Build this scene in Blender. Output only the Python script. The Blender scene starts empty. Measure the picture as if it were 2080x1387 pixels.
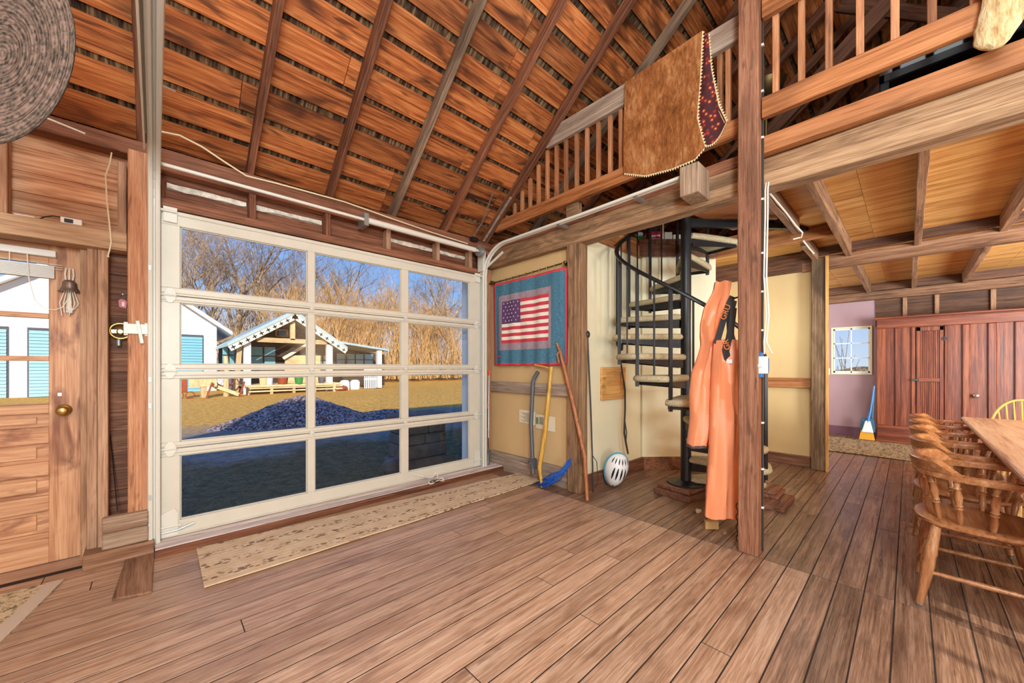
import bpy, bmesh, math, random
from mathutils import Vector, Matrix
random.seed(7)
PI = math.pi
SC = bpy.context.scene
COL = SC.collection
# ------------------------------------------------------------------ camera model (eye at the origin, 1.22 m up)
FPX, CX, CY, EYE = 765.0, 1040.0, 744.5, 1.22
TH = math.atan(807.0 / FPX)
FW = Vector((math.cos(TH), math.sin(TH), 0))
RT = Vector((math.sin(TH), -math.cos(TH), 0))
CAM = Vector((0, 0, EYE))
def ray(u, v): return FW + RT * ((u - CX) / FPX) + Vector((0, 0, (CY - v) / FPX))
def onX(u, v, x): d = ray(u, v); return CAM + d * (x / d.x)
def onY(u, v, y): d = ray(u, v); return CAM + d * (y / d.y)
def onZ(u, v, z): d = ray(u, v); return CAM + d * ((z - EYE) / d.z)
# ------------------------------------------------------------------ materials
def lin(c):
    c = c / 255.0
    return c / 12.92 if c <= 0.04045 else ((c + 0.055) / 1.055) ** 2.4
def rgb(r, g, b): return (lin(r), lin(g), lin(b), 1.0)
MATS = {}
class NT:
    def __init__(s, name):
        s.m = bpy.data.materials.new(name); s.m.use_nodes = True
        s.t = s.m.node_tree; s.n = s.t.nodes; s.l = s.t.links
        s.b = s.n['Principled BSDF']; MATS[name] = s.m
    def add(s, typ, **kw):
        n = s.n.new(typ)
        for k, v in kw.items():
            if k.startswith('i_'):
                key = k[2:]
                key = int(key) if key.isdigit() else key.replace('_', ' ')
                n.inputs[key].default_value = v
            else: setattr(n, k, v)
        return n
    def link(s, a, b): s.l.new(a, b)
    def ramp(s, fac, stops):
        r = s.add('ShaderNodeValToRGB')
        e = r.color_ramp.elements
        while len(e) < len(stops): e.new(0.5)
        for el, (p, c) in zip(e, stops): el.position = p; el.color = c
        s.link(fac, r.inputs[0]); return r.outputs[0]
    def mix(s, fac, a, b, mode='MIX'):
        m = s.add('ShaderNodeMix', data_type='RGBA', blend_type=mode)
        for sock, val in ((m.inputs[0], fac), (m.inputs[6], a), (m.inputs[7], b)):
            if hasattr(val, 'node'): s.link(val, sock)
            else: sock.default_value = val
        return m.outputs[2]
    def math(s, op, a, b=0.0, c=None):
        m = s.add('ShaderNodeMath', operation=op)
        for i, val in enumerate((a, b) if c is None else (a, b, c)):
            if hasattr(val, 'node'): s.link(val, m.inputs[i])
            else: m.inputs[i].default_value = val
        return m.outputs[0]
    def noise(s, vec, scale, detail=4, rough=.55, dist=0.0):
        n = s.add('ShaderNodeTexNoise', i_Scale=scale, i_Detail=detail, i_Roughness=rough, i_Distortion=dist)
        if vec is not None: s.link(vec, n.inputs['Vector'])
        return n.outputs['Fac']
    def coord(s, kind='Object'): return s.add('ShaderNodeTexCoord').outputs[kind]
    def mapping(s, vec, scale=(1, 1, 1), rot=(0, 0, 0), loc=(0, 0, 0)):
        m = s.add('ShaderNodeMapping'); s.link(vec, m.inputs['Vector'])
        m.inputs['Scale'].default_value = scale; m.inputs['Rotation'].default_value = rot; m.inputs['Location'].default_value = loc
        return m.outputs[0]
    def rand_vec(s, vec):
        g = s.add('ShaderNodeNewGeometry').outputs['Random Per Island']
        o = s.add('ShaderNodeObjectInfo').outputs['Random']
        r = s.math('ADD', g, o); k = s.math('MULTIPLY', r, 43.7)
        v = s.add('ShaderNodeVectorMath', operation='ADD'); s.link(vec, v.inputs[0]); s.link(k, v.inputs[1])
        return v.outputs[0], s.math('FRACT', s.math('MULTIPLY', r, 7.31))
    def bump(s, h, strength=.3, dist=.01):
        b = s.add('ShaderNodeBump', i_Strength=strength, i_Distance=dist); s.link(h, b.inputs['Height']); s.link(b.outputs[0], s.b.inputs['Normal'])
    def set(s, color=None, rough=None, metal=None, spec=None):
        if color is not None:
            if hasattr(color, 'node'): s.link(color, s.b.inputs['Base Color'])
            else: s.b.inputs['Base Color'].default_value = color
        if rough is not None:
            if hasattr(rough, 'node'): s.link(rough, s.b.inputs['Roughness'])
            else: s.b.inputs['Roughness'].default_value = rough
        if metal is not None: s.b.inputs['Metallic'].default_value = metal
        if spec is not None: s.b.inputs['Specular IOR Level'].default_value = spec
        return s.m
def wood(name, dark, mid, light, axis='X', rough=.65, fine=1.0, vary=.35, stain=.35, stain_col=None, bump=.25, spec=.35, knots=0.0, big=1.2, spots=.5):
    """weathered timber: streaks along `axis`, broad blotches, a different tone for every board"""
    t = NT(name); v, r = t.rand_vec(t.coord())
    ax = 'XYZ'.index(axis)
    sc = [30 * fine] * 3; sc[ax] = 1.0 * fine
    sb = [big * 3] * 3; sb[ax] = big * .9
    f = t.noise(t.mapping(v, sc), 1.0, 4, .64, .2)
    g = t.noise(t.mapping(v, [c * 3.2 for c in sc]), 1.0, 2, .6, .2)
    bl = t.noise(t.mapping(v, sb), 1.0, 3, .6, .8)
    hi = t.noise(t.mapping(v, [c * 9 for c in sc]), 1.0, 1, .6, .1)
    fac = t.math('ADD', t.math('ADD', t.math('MULTIPLY', f, .48), t.math('MULTIPLY', g, .32)), t.math('MULTIPLY', hi, .20))
    c = t.ramp(fac, [(.36, dark), (.49, mid), (.62, light)])
    d = stain_col or tuple(x * .35 for x in dark[:3]) + (1,)
    sf = t.math('MULTIPLY', t.math('SMOOTH_MIN', t.math('MULTIPLY', t.math('SUBTRACT', bl, .52), 6.0), 1.0, .1), stain)
    sf = t.math('MAXIMUM', sf, 0.0)
    c = t.mix(sf, c, d)
    if knots:
        vo = t.add('ShaderNodeTexVoronoi', i_Scale=1.0); sk = [3.2] * 3; sk[ax] = 1.3
        t.link(t.mapping(v, sk), vo.inputs['Vector'])
        kf = t.ramp(vo.outputs['Distance'], [(.02, (1, 1, 1, 1)), (.09, (0, 0, 0, 1))])
        c = t.mix(t.math('MULTIPLY', kf, knots), c, d)
    sp = t.noise(t.mapping(v, [c * .55 if i != ax else c * 3 for i, c in enumerate(sc)]), 1.0, 2, .65, .4)
    c = t.mix(t.math('MULTIPLY', t.math('MINIMUM', t.math('MAXIMUM', t.math('MULTIPLY', t.math('SUBTRACT', sp, .60), 9.0), 0.0), 1.0), spots), c, d)
    val = t.math('ADD', t.math('MULTIPLY', t.math('SUBTRACT', r, .5), vary * 2), 1.0)
    hv = t.add('ShaderNodeHueSaturation'); t.link(c, hv.inputs['Color']); t.link(val, hv.inputs['Value'])
    rg = t.math('ADD', t.math('MULTIPLY', f, .3), rough - .15)
    t.set(hv.outputs[0], rg, 0, spec); t.bump(g, bump, .005)
    return t.m
def plain(name, col, rough=.5, metal=0, spec=.5, mottle=0.0, mscale=8, bump=0.0, bscale=60):
    t = NT(name)
    if mottle:
        n = t.noise(t.coord(), mscale, 5)
        a = tuple(x * (1 - mottle) for x in col[:3]) + (1,); b = tuple(min(1, x * (1 + mottle)) for x in col[:3]) + (1,)
        t.set(t.ramp(n, [(.3, a), (.7, b)]))
    else: t.set(col)
    t.set(None, rough, metal, spec)
    if bump: t.bump(t.noise(t.coord(), bscale, 3), bump, .004)
    return t.m
# ------------------------------------------------------------------ mesh builder
class B:
    def __init__(s): s.v = []; s.f = []; s.mi = []; s.cur = 0
    def quad(s, pts):
        n = len(s.v); s.v += [tuple(p) for p in pts]; s.f.append(tuple(range(n, n + len(pts)))); s.mi.append(s.cur); return s
    def box(s, lo, hi):
        (a, b, c), (d, e, f) = lo, hi
        return s.hexa([(a, b, c), (d, b, c), (d, e, c), (a, e, c), (a, b, f), (d, b, f), (d, e, f), (a, e, f)])
    def hexa(s, p):
        n = len(s.v); s.v += [tuple(q) for q in p]
        for q in ((0, 3, 2, 1), (4, 5, 6, 7), (0, 1, 5, 4), (1, 2, 6, 5), (2, 3, 7, 6), (3, 0, 4, 7)):
            s.f.append(tuple(n + k for k in q)); s.mi.append(s.cur)
        return s
    def bar(s, p0, p1, w, h, upv=(0, 0, 1)):
        p0, p1 = Vector(p0), Vector(p1); d = (p1 - p0).normalized(); upv = Vector(upv)
        if abs(d.dot(upv)) > .98: upv = Vector((1, 0, 0))
        r = d.cross(upv).normalized() * (w / 2); u = r.cross(d).normalized() * (h / 2)
        return s.hexa([p0 - r - u, p1 - r - u, p1 + r - u, p0 + r - u, p0 - r + u, p1 - r + u, p1 + r + u, p0 + r + u])
    def prism(s, poly, axis, lo, hi):
        def P(a, b, k): return ((k, a, b), (a, k, b), (a, b, k))['xyz'.index(axis)]
        n = len(s.v); m = len(poly)
        s.v += [P(a, b, lo) for a, b in poly] + [P(a, b, hi) for a, b in poly]
        s.f += [tuple(range(n + m - 1, n - 1, -1)), tuple(range(n + m, n + 2 * m))]; s.mi += [s.cur] * 2
        for i in range(m):
            j = (i + 1) % m; s.f.append((n + i, n + j, n + m + j, n + m + i)); s.mi.append(s.cur)
        return s
    def rings(s, rings, close=True, caps=True):
        n = len(s.v); m = len(rings[0])
        for r in rings: s.v += [tuple(p) for p in r]
        for i in range(len(rings) - 1):
            for j in range(m if close else m - 1):
                k = (j + 1) % m
                s.f.append((n + i * m + j, n + i * m + k, n + (i + 1) * m + k, n + (i + 1) * m + j)); s.mi.append(s.cur)
        if caps and close:
            s.f.append(tuple(n + j for j in range(m - 1, -1, -1))); s.f.append(tuple(n + (len(rings) - 1) * m + j for j in range(m))); s.mi += [s.cur] * 2
        return s
    def tube(s, pts, r, n=8, caps=True, flat=1.0):
        pts = [Vector(p) for p in pts]; rs = r if isinstance(r, (list, tuple)) else [r] * len(pts)
        out = []; u = None
        for i, p in enumerate(pts):
            t = (pts[min(i + 1, len(pts) - 1)] - pts[max(i - 1, 0)]).normalized()
            if u is None: u = t.cross(Vector((0, 0, 1)) if abs(t.z) < .9 else Vector((1, 0, 0))).normalized()
            else:
                u = (u - t * u.dot(t)); u = u.normalized() if u.length > 1e-6 else t.orthogonal().normalized()
            w = t.cross(u)
            out.append([p + (u * math.cos(2 * PI * k / n) + w * math.sin(2 * PI * k / n) * flat) * rs[i] for k in range(n)])
        return s.rings(out, True, caps)
    def lathe(s, prof, c=(0, 0, 0), n=16, axis=None):
        """prof: (radius, height) along axis (default z)"""
        c = Vector(c); a = Vector(axis or (0, 0, 1)).normalized(); u = a.orthogonal().normalized(); w = a.cross(u)
        return s.rings([[c + a * h + (u * math.cos(2 * PI * k / n) + w * math.sin(2 * PI * k / n)) * max(r, 1e-4) for k in range(n)] for r, h in prof])
    def grid(s, fn, nu, nv, thick=0.0):
        pts = [[Vector(fn(i / nu, j / nv)) for j in range(nv + 1)] for i in range(nu + 1)]
        def put(P, flip):
            n = len(s.v)
            for row in P: s.v += [tuple(p) for p in row]
            for i in range(nu):
                for j in range(nv):
                    q = [n + i * (nv + 1) + j, n + (i + 1) * (nv + 1) + j, n + (i + 1) * (nv + 1) + j + 1, n + i * (nv + 1) + j + 1]
                    s.f.append(tuple(q[::-1] if flip else q)); s.mi.append(s.cur)
            return n
        a = put(pts, False)
        if thick:
            P2 = []
            for i in range(nu + 1):
                row = []
                for j in range(nv + 1):
                    du = pts[min(i + 1, nu)][j] - pts[max(i - 1, 0)][j]; dv = pts[i][min(j + 1, nv)] - pts[i][max(j - 1, 0)]
                    nn = du.cross(dv); nn = nn.normalized() if nn.length > 1e-9 else Vector((0, 0, 1))
                    row.append(pts[i][j] - nn * thick)
                P2.append(row)
            b = put(P2, True); m = nv + 1
            rim = [(i, 0) for i in range(nu)] + [(nu, j) for j in range(nv)] + [(i, nv) for i in range(nu, 0, -1)] + [(0, j) for j in range(nv, 0, -1)]
            for k in range(len(rim)):
                (i, j), (i2, j2) = rim[k], rim[(k + 1) % len(rim)]
                s.f.append((a + i2 * m + j2, a + i * m + j, b + i * m + j, b + i2 * m + j2)); s.mi.append(s.cur)
        return s
    def blob(s, c, r, n=12, m=8, fn=None):
        c = Vector(c); r = Vector(r) if hasattr(r, '__len__') else Vector((r, r, r))
        out = []
        for i in range(m + 1):
            a = PI * i / m; row = []
            for k in range(n):
                b = 2 * PI * k / n; d = Vector((math.sin(a) * math.cos(b), math.sin(a) * math.sin(b), -math.cos(a)))
                q = 1.0 if fn is None else fn(d)
                row.append(c + Vector((d.x * r.x, d.y * r.y, d.z * r.z)) * q)
            out.append(row)
        return s.rings(out)
    def xform(s, M, start=0):
        for i in range(start, len(s.v)): s.v[i] = tuple(M @ Vector(s.v[i]))
        return s
    def build(s, name, mats, parent=None, smooth=False, bevel=0.0, loc=None, fixn=True):
        me = bpy.data.meshes.new(name); o = Vector(loc) if loc is not None else Vector((0, 0, 0))
        me.from_pydata([tuple(Vector(p) - o) for p in s.v], [], s.f)
        mats = mats if isinstance(mats, (list, tuple)) else [mats]
        for m in mats: me.materials.append(MATS[m])
        if len(mats) > 1: me.polygons.foreach_set('material_index', s.mi)
        if fixn:
            bm = bmesh.new(); bm.from_mesh(me); bmesh.ops.recalc_face_normals(bm, faces=bm.faces); bm.to_mesh(me); bm.free()
        if smooth:
            me.polygons.foreach_set('use_smooth', [True] * len(me.polygons))
            try: me.set_sharp_from_angle(angle=math.radians(smooth if smooth is not True else 50))
            except Exception: pass
        me.update()
        ob = bpy.data.objects.new(name, me); COL.objects.link(ob); ob.location = o
        if bevel:
            b = ob.modifiers.new('edge', 'BEVEL'); b.width = bevel; b.segments = 1; b.limit_method = 'ANGLE'
        if parent is not None: attach(ob, parent)
        return ob
def world_of(o):
    m = Matrix.LocRotScale(o.location, o.rotation_euler, o.scale)
    return m if o.parent is None else world_of(o.parent) @ o.matrix_parent_inverse @ m
def attach(o, p):
    o.parent = p; o.matrix_parent_inverse = world_of(p).inverted(); return o
def tag(o, label, cat, group=None, kind=None):
    o['label'] = label; o['category'] = cat
    if group: o['group'] = group
    if kind: o['kind'] = kind
    return o
def thing(name, label, cat, loc=(0, 0, 0), group=None, rz=0.0):
    o = bpy.data.objects.new(name, None); COL.objects.link(o); o.location = loc; o.rotation_euler = (0, 0, rz); o.empty_display_size = .1
    return tag(o, label, cat, group)
def structure(o): o['kind'] = 'structure'; return o
def copy_tree(o, parent=None):
    c = o.copy(); COL.objects.link(c)
    if parent is not None: c.parent = parent
    for ch in list(o.children): copy_tree(ch, c)
    return c
def timber(name, p0, p1, w, h, mat, upv=(0, 0, 1), bevel=.004, roll=None, wobble=0.0):
    """one straight timber, its own local x along the grain"""
    p0, p1 = Vector(p0), Vector(p1); d = p1 - p0; L = d.length; x = d.normalized(); up = Vector(upv)
    if abs(x.dot(up)) > .98: up = Vector((1, 0, 0))
    y = up.cross(x).normalized(); z = x.cross(y)
    b = B()
    n = max(2, int(L / .35)) if wobble else 1
    rows = []
    for i in range(n + 1):
        t = i / n * L
        rows.append([(t, a * w / 2 + (random.uniform(-1, 1) * wobble if wobble else 0), c * h / 2 + (random.uniform(-1, 1) * wobble if wobble else 0)) for a, c in ((-1, -1), (1, -1), (1, 1), (-1, 1))])
    b.rings(rows)
    o = b.build(name, mat, bevel=bevel)
    o.matrix_world = Matrix(((x.x, y.x, z.x, p0.x), (x.y, y.y, z.y, p0.y), (x.z, y.z, z.z, p0.z), (0, 0, 0, 1)))
    return o
def text_mesh(name, body, size, mat, M, parent=None, ext=.001):
    cu = bpy.data.curves.new(name, 'FONT'); cu.body = body; cu.size = size; cu.extrude = ext; cu.align_x = 'CENTER'; cu.align_y = 'CENTER'
    t = bpy.data.objects.new(name, cu); COL.objects.link(t)
    me = bpy.data.meshes.new_from_object(t); bpy.data.objects.remove(t)
    me.transform(M); me.materials.clear(); me.materials.append(MATS[mat])
    o = bpy.data.objects.new(name, me); COL.objects.link(o)
    if parent is not None: attach(o, parent)
    return o
# ------------------------------------------------------------------ materials in use
WSPEC = {
 'roofboard': dict(dark=rgb(90,42,20), mid=rgb(168,92,46), light=rgb(206,134,78), rough=.6, fine=.9, vary=.32, stain=.85, spots=.75, stain_col=rgb(54,26,15), knots=.75, big=1.6, bump=.3),
 'rafter': dict(dark=rgb(62,34,20), mid=rgb(108,62,38), light=rgb(146,92,62), rough=.7, vary=.25, stain=.45),
 'greyrafter': dict(dark=rgb(78,58,44), mid=rgb(134,106,84), light=rgb(168,140,114), rough=.75, vary=.2, stain=.5),
 'oldbeam': dict(dark=rgb(96,66,44), mid=rgb(150,112,78), light=rgb(188,150,112), rough=.75, vary=.15, stain=.7, stain_col=rgb(84,62,44), bump=.5, big=1.8),
 'redbeam': dict(dark=rgb(84,48,30), mid=rgb(130,80,52), light=rgb(158,102,76), rough=.7, vary=.15, stain=.4),
 'post': dict(dark=rgb(92,54,36), mid=rgb(146,94,66), light=rgb(176,124,94), rough=.65, vary=.12, stain=.4, fine=1.6, bump=.4),
 'loftboard': dict(dark=rgb(116,62,30), mid=rgb(172,108,62), light=rgb(196,134,90), rough=.6, vary=.15, stain=.4, fine=.7),
 'sawn': dict(dark=rgb(108,70,46), mid=rgb(154,108,78), light=rgb(182,138,106), rough=.75, vary=.15, stain=.55, stain_col=rgb(92,70,54)),
 'baluster': dict(dark=rgb(128,70,36), mid=rgb(176,112,70), light=rgb(202,142,98), rough=.6, vary=.25, stain=.3),
 'wallboard': dict(dark=rgb(156,96,58), mid=rgb(208,154,114), light=rgb(228,186,148), rough=.7, vary=.2, stain=.55, stain_col=rgb(128,80,52), big=2.2),
 'siding': dict(dark=rgb(82,46,30), mid=rgb(126,78,54), light=rgb(156,108,80), rough=.75, vary=.25, stain=.55, stain_col=rgb(58,32,22)),
 'redsiding': dict(dark=rgb(88,46,28), mid=rgb(138,82,54), light=rgb(172,112,80), rough=.7, vary=.2, stain=.55, stain_col=rgb(70,34,24)),
 'header': dict(dark=rgb(138,104,74), mid=rgb(186,148,112), light=rgb(210,176,140), rough=.75, vary=.12, stain=.45, stain_col=rgb(150,104,70)),
 'bigpost': dict(dark=rgb(134,82,52), mid=rgb(182,122,84), light=rgb(206,152,112), rough=.7, vary=.1, stain=.35, fine=1.5, bump=.4),
 'stud': dict(dark=rgb(134,92,64), mid=rgb(180,136,104), light=rgb(204,164,132), rough=.75, vary=.15, stain=.4),
 'entry': dict(dark=rgb(160,104,66), mid=rgb(206,148,104), light=rgb(224,174,130), rough=.5, vary=.08, stain=.8, stain_col=rgb(112,52,28), fine=.7, big=2.6),
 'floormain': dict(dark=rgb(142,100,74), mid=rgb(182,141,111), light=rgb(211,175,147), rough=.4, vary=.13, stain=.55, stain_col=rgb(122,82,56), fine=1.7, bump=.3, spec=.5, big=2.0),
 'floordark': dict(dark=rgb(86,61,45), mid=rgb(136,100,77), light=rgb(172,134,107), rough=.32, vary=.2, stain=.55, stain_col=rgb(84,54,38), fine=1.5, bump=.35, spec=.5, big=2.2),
 'sheath': dict(dark=rgb(168,104,44), mid=rgb(212,152,84), light=rgb(232,184,118), rough=.6, vary=.08, stain=.55, stain_col=rgb(150,86,36), fine=.5, big=1.1),
 'joist': dict(dark=rgb(104,66,40), mid=rgb(150,104,72), light=rgb(180,138,104), rough=.75, vary=.15, stain=.5),
 'purlin': dict(dark=rgb(82,48,28), mid=rgb(124,80,52), light=rgb(156,110,78), rough=.7, vary=.12, stain=.45),
 'darkboard': dict(dark=rgb(60,34,22), mid=rgb(96,58,38), light=rgb(122,80,56), rough=.7, vary=.2, stain=.4),
 'greypost': dict(dark=rgb(74,50,32), mid=rgb(124,92,64), light=rgb(160,126,94), rough=.8, vary=.1, stain=.7, stain_col=rgb(58,40,28), bump=.6),
 'greytrim': dict(dark=rgb(112,90,74), mid=rgb(158,136,118), light=rgb(188,168,150), rough=.8, vary=.1, stain=.4, stain_col=rgb(118,84,66)),
 'cabinet': dict(dark=rgb(66,24,12), mid=rgb(118,52,28), light=rgb(158,86,50), rough=.42, vary=.07, stain=.3, stain_col=rgb(92,36,22), fine=.55, spec=.45, bump=.15),
 'chair': dict(dark=rgb(138,82,42), mid=rgb(168,106,60), light=rgb(198,142,92), rough=.3, vary=.06, stain=.15, spots=.1, fine=.8, spec=.5, bump=.08),
 'oak': dict(dark=rgb(178,112,44), mid=rgb(216,154,78), light=rgb(234,180,106), rough=.35, vary=.04, stain=.1, fine=.8, bump=.05),
 'tabletop': dict(dark=rgb(160,108,72), mid=rgb(224,188,158), light=rgb(238,208,182), rough=.35, spots=.1, vary=.06, stain=.3, stain_col=rgb(150,86,56), fine=.6, bump=.05),
 'threshold': dict(dark=rgb(138,112,104), mid=rgb(224,206,200), light=rgb(240,228,224), rough=.55, vary=.08, stain=.25, stain_col=rgb(130,90,70)),
 'stick': dict(dark=rgb(176,118,26), mid=rgb(220,168,58), light=rgb(238,196,96), rough=.45, vary=.05, stain=.3, stain_col=rgb(150,92,30)),
 'staff': dict(dark=rgb(120,62,30), mid=rgb(172,104,60), light=rgb(198,134,90), rough=.45, vary=.05, stain=.4),
 'crate': dict(dark=rgb(118,92,72), mid=rgb(166,138,112), light=rgb(192,164,138), rough=.8, vary=.08, stain=.4, stain_col=rgb(150,104,80)),
 'shed': dict(dark=rgb(34,28,22), mid=rgb(58,48,38), light=rgb(84,70,56), rough=.8, vary=.2, stain=.3),
 'pallet': dict(dark=rgb(170,136,88), mid=rgb(212,180,128), light=rgb(232,206,160), rough=.8, vary=.2, stain=.3),
}
def W(key, axis='X'):
    n = key + '_' + axis
    if n not in MATS:
        sp = dict(WSPEC[key])
        for q in ('dark', 'mid', 'light', 'stain_col'):
            if q in sp:
                c = sp[q]; g = .3 * c[0] + .55 * c[1] + .15 * c[2]; sp[q] = tuple(x + (g - x) * (0 if key in ('roofboard', 'cabinet', 'loftboard', 'sheath') else .06) for x in c[:3]) + (1,)
        wood(n, axis=axis, **sp)
    return n
plain('white_steel', rgb(222, 218, 206), .4, 0, .5)
plain('door_paint', rgb(214, 208, 192), .35, 0, .5, mottle=.03)
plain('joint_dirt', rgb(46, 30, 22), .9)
plain('galv', rgb(176, 178, 176), .35, .7)
plain('black_iron', rgb(34, 33, 36), .4, .2, .5)
plain('dark_rubber', rgb(40, 40, 42), .6)
plain('cream_wall', rgb(232, 222, 190), .6, 0, .3, mottle=.03, mscale=2)
plain('tan_wall', rgb(214, 180, 130), .7, 0, .3, mottle=.05, mscale=2)
plain('purple_wall', rgb(168, 132, 136), .6, 0, .3, mottle=.04, mscale=2)
plain('white_plastic', rgb(236, 234, 228), .4)
plain('white_trim', rgb(240, 240, 240), .5)
plain('window_trim', rgb(236, 216, 172), .5)
plain('brass', rgb(196, 164, 92), .3, .9)
plain('old_brass', rgb(120, 100, 66), .35, .9)
plain('aged_silver', rgb(170, 158, 146), .35, .8, mottle=.2, mscale=40)
plain('string', rgb(228, 212, 176), .8)
plain('white_cord', rgb(234, 230, 218), .7)
plain('black_cord', rgb(52, 46, 42), .6)
plain('red_plastic', rgb(206, 44, 64), .4)
plain('blue_plastic', rgb(34, 118, 196), .4)
plain('black_plastic', rgb(28, 28, 32), .4)
plain('grey_pipe', rgb(96, 98, 104), .45, .3)
plain('paper', rgb(234, 218, 190), .8)
plain('paper_print', rgb(150, 150, 130), .8)
plain('green_print', rgb(120, 140, 96), .8)
plain('orange_plastic', rgb(250, 92, 30), .4)
plain('deep_red', rgb(150, 24, 40), .5)
plain('white_print', rgb(238, 236, 232), .6)
plain('teal', rgb(70, 150, 166), .45)
plain('dark_hole', rgb(14, 11, 10), .9)
plain('cardboard', rgb(190, 152, 104), .8)
plain('brick_scrap', rgb(150, 112, 88), .85, mottle=.2, mscale=20)
plain('stone_dark', rgb(96, 92, 92), .85, 0, .3, mottle=.25, mscale=9, bump=.5, bscale=30)
plain('white_siding', rgb(236, 236, 240), .6)
plain('shutter', rgb(112, 176, 196), .4)
plain('bluegrey_metal', rgb(176, 196, 198), .4, .2)
plain('cream_paint', rgb(240, 228, 200), .6)
plain('pale_wood', rgb(222, 190, 140), .8, mottle=.15, mscale=6)
plain('old_glass', rgb(120, 178, 186), .12, 0, .8, mottle=.2, mscale=1.2)
plain('green_bin', rgb(52, 140, 70), .5)
plain('rust', rgb(150, 70, 36), .7, .2, mottle=.25, mscale=14)
plain('slate', rgb(74, 78, 84), .7)
t_ = NT('shingle_under'); n_ = t_.noise(t_.mapping(t_.coord(), (34, 3, 3)), 1, 4, .7); t_.set(t_.ramp(n_, [(.38, rgb(34, 24, 17)), (.5, rgb(84, 62, 44)), (.66, rgb(146, 118, 86))]), .85, 0, .2); t_.bump(n_, .6, .01)
def glass_mat(name, tint, refl):
    t = NT(name); t.n.remove(t.b)
    tr = t.add('ShaderNodeBsdfTransparent'); tr.inputs[0].default_value = tint
    gl = t.add('ShaderNodeBsdfGlossy'); gl.inputs['Roughness'].default_value = .02
    fr = t.add('ShaderNodeFresnel'); fr.inputs[0].default_value = 1.45
    mx = t.add('ShaderNodeMixShader'); t.link(t.math('MULTIPLY', fr.outputs[0], refl), mx.inputs[0])
    t.link(tr.outputs[0], mx.inputs[1]); t.link(gl.outputs[0], mx.inputs[2])
    t.link(mx.outputs[0], t.n['Material Output'].inputs[0])
glass_mat('glass', (.97, .98, .98, 1), .7)
def carpet():
    t = NT('carpet'); n = t.noise(t.coord(), 130, 3, .7)
    t.set(t.ramp(n, [(.32, rgb(150, 132, 100)), (.5, rgb(204, 188, 152)), (.7, rgb(228, 216, 186))]), .95, 0, .1); t.bump(n, .8, .01)
carpet()
def fur(name, a, b, c, scale=40):
    t = NT(name); v = t.coord()
    n = t.noise(t.mapping(v, (scale, scale, scale * .35)), 1, 5, .7, .6); g = t.noise(v, 4, 4, .6, .5)
    f = t.math('ADD', t.math('MULTIPLY', n, .55), t.math('MULTIPLY', g, .45))
    t.set(t.ramp(f, [(.34, a), (.5, b), (.66, c)]), .85, 0, .15); t.bump(n, .9, .012)
fur('hide_fur', rgb(98, 56, 28), rgb(154, 94, 50), rgb(194, 142, 96))
fur('pale_fur', rgb(164, 124, 76), rgb(216, 186, 138), rgb(238, 218, 180), 50)
def lining():
    t = NT('floral_lining'); vo = t.add('ShaderNodeTexVoronoi', i_Scale=30.0); t.link(t.coord(), vo.inputs['Vector'])
    c = t.ramp(vo.outputs['Distance'], [(.16, rgb(214, 150, 50)), (.24, rgb(150, 30, 40)), (.5, rgb(66, 20, 24))])
    t.set(c, .8)
lining()
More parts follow.
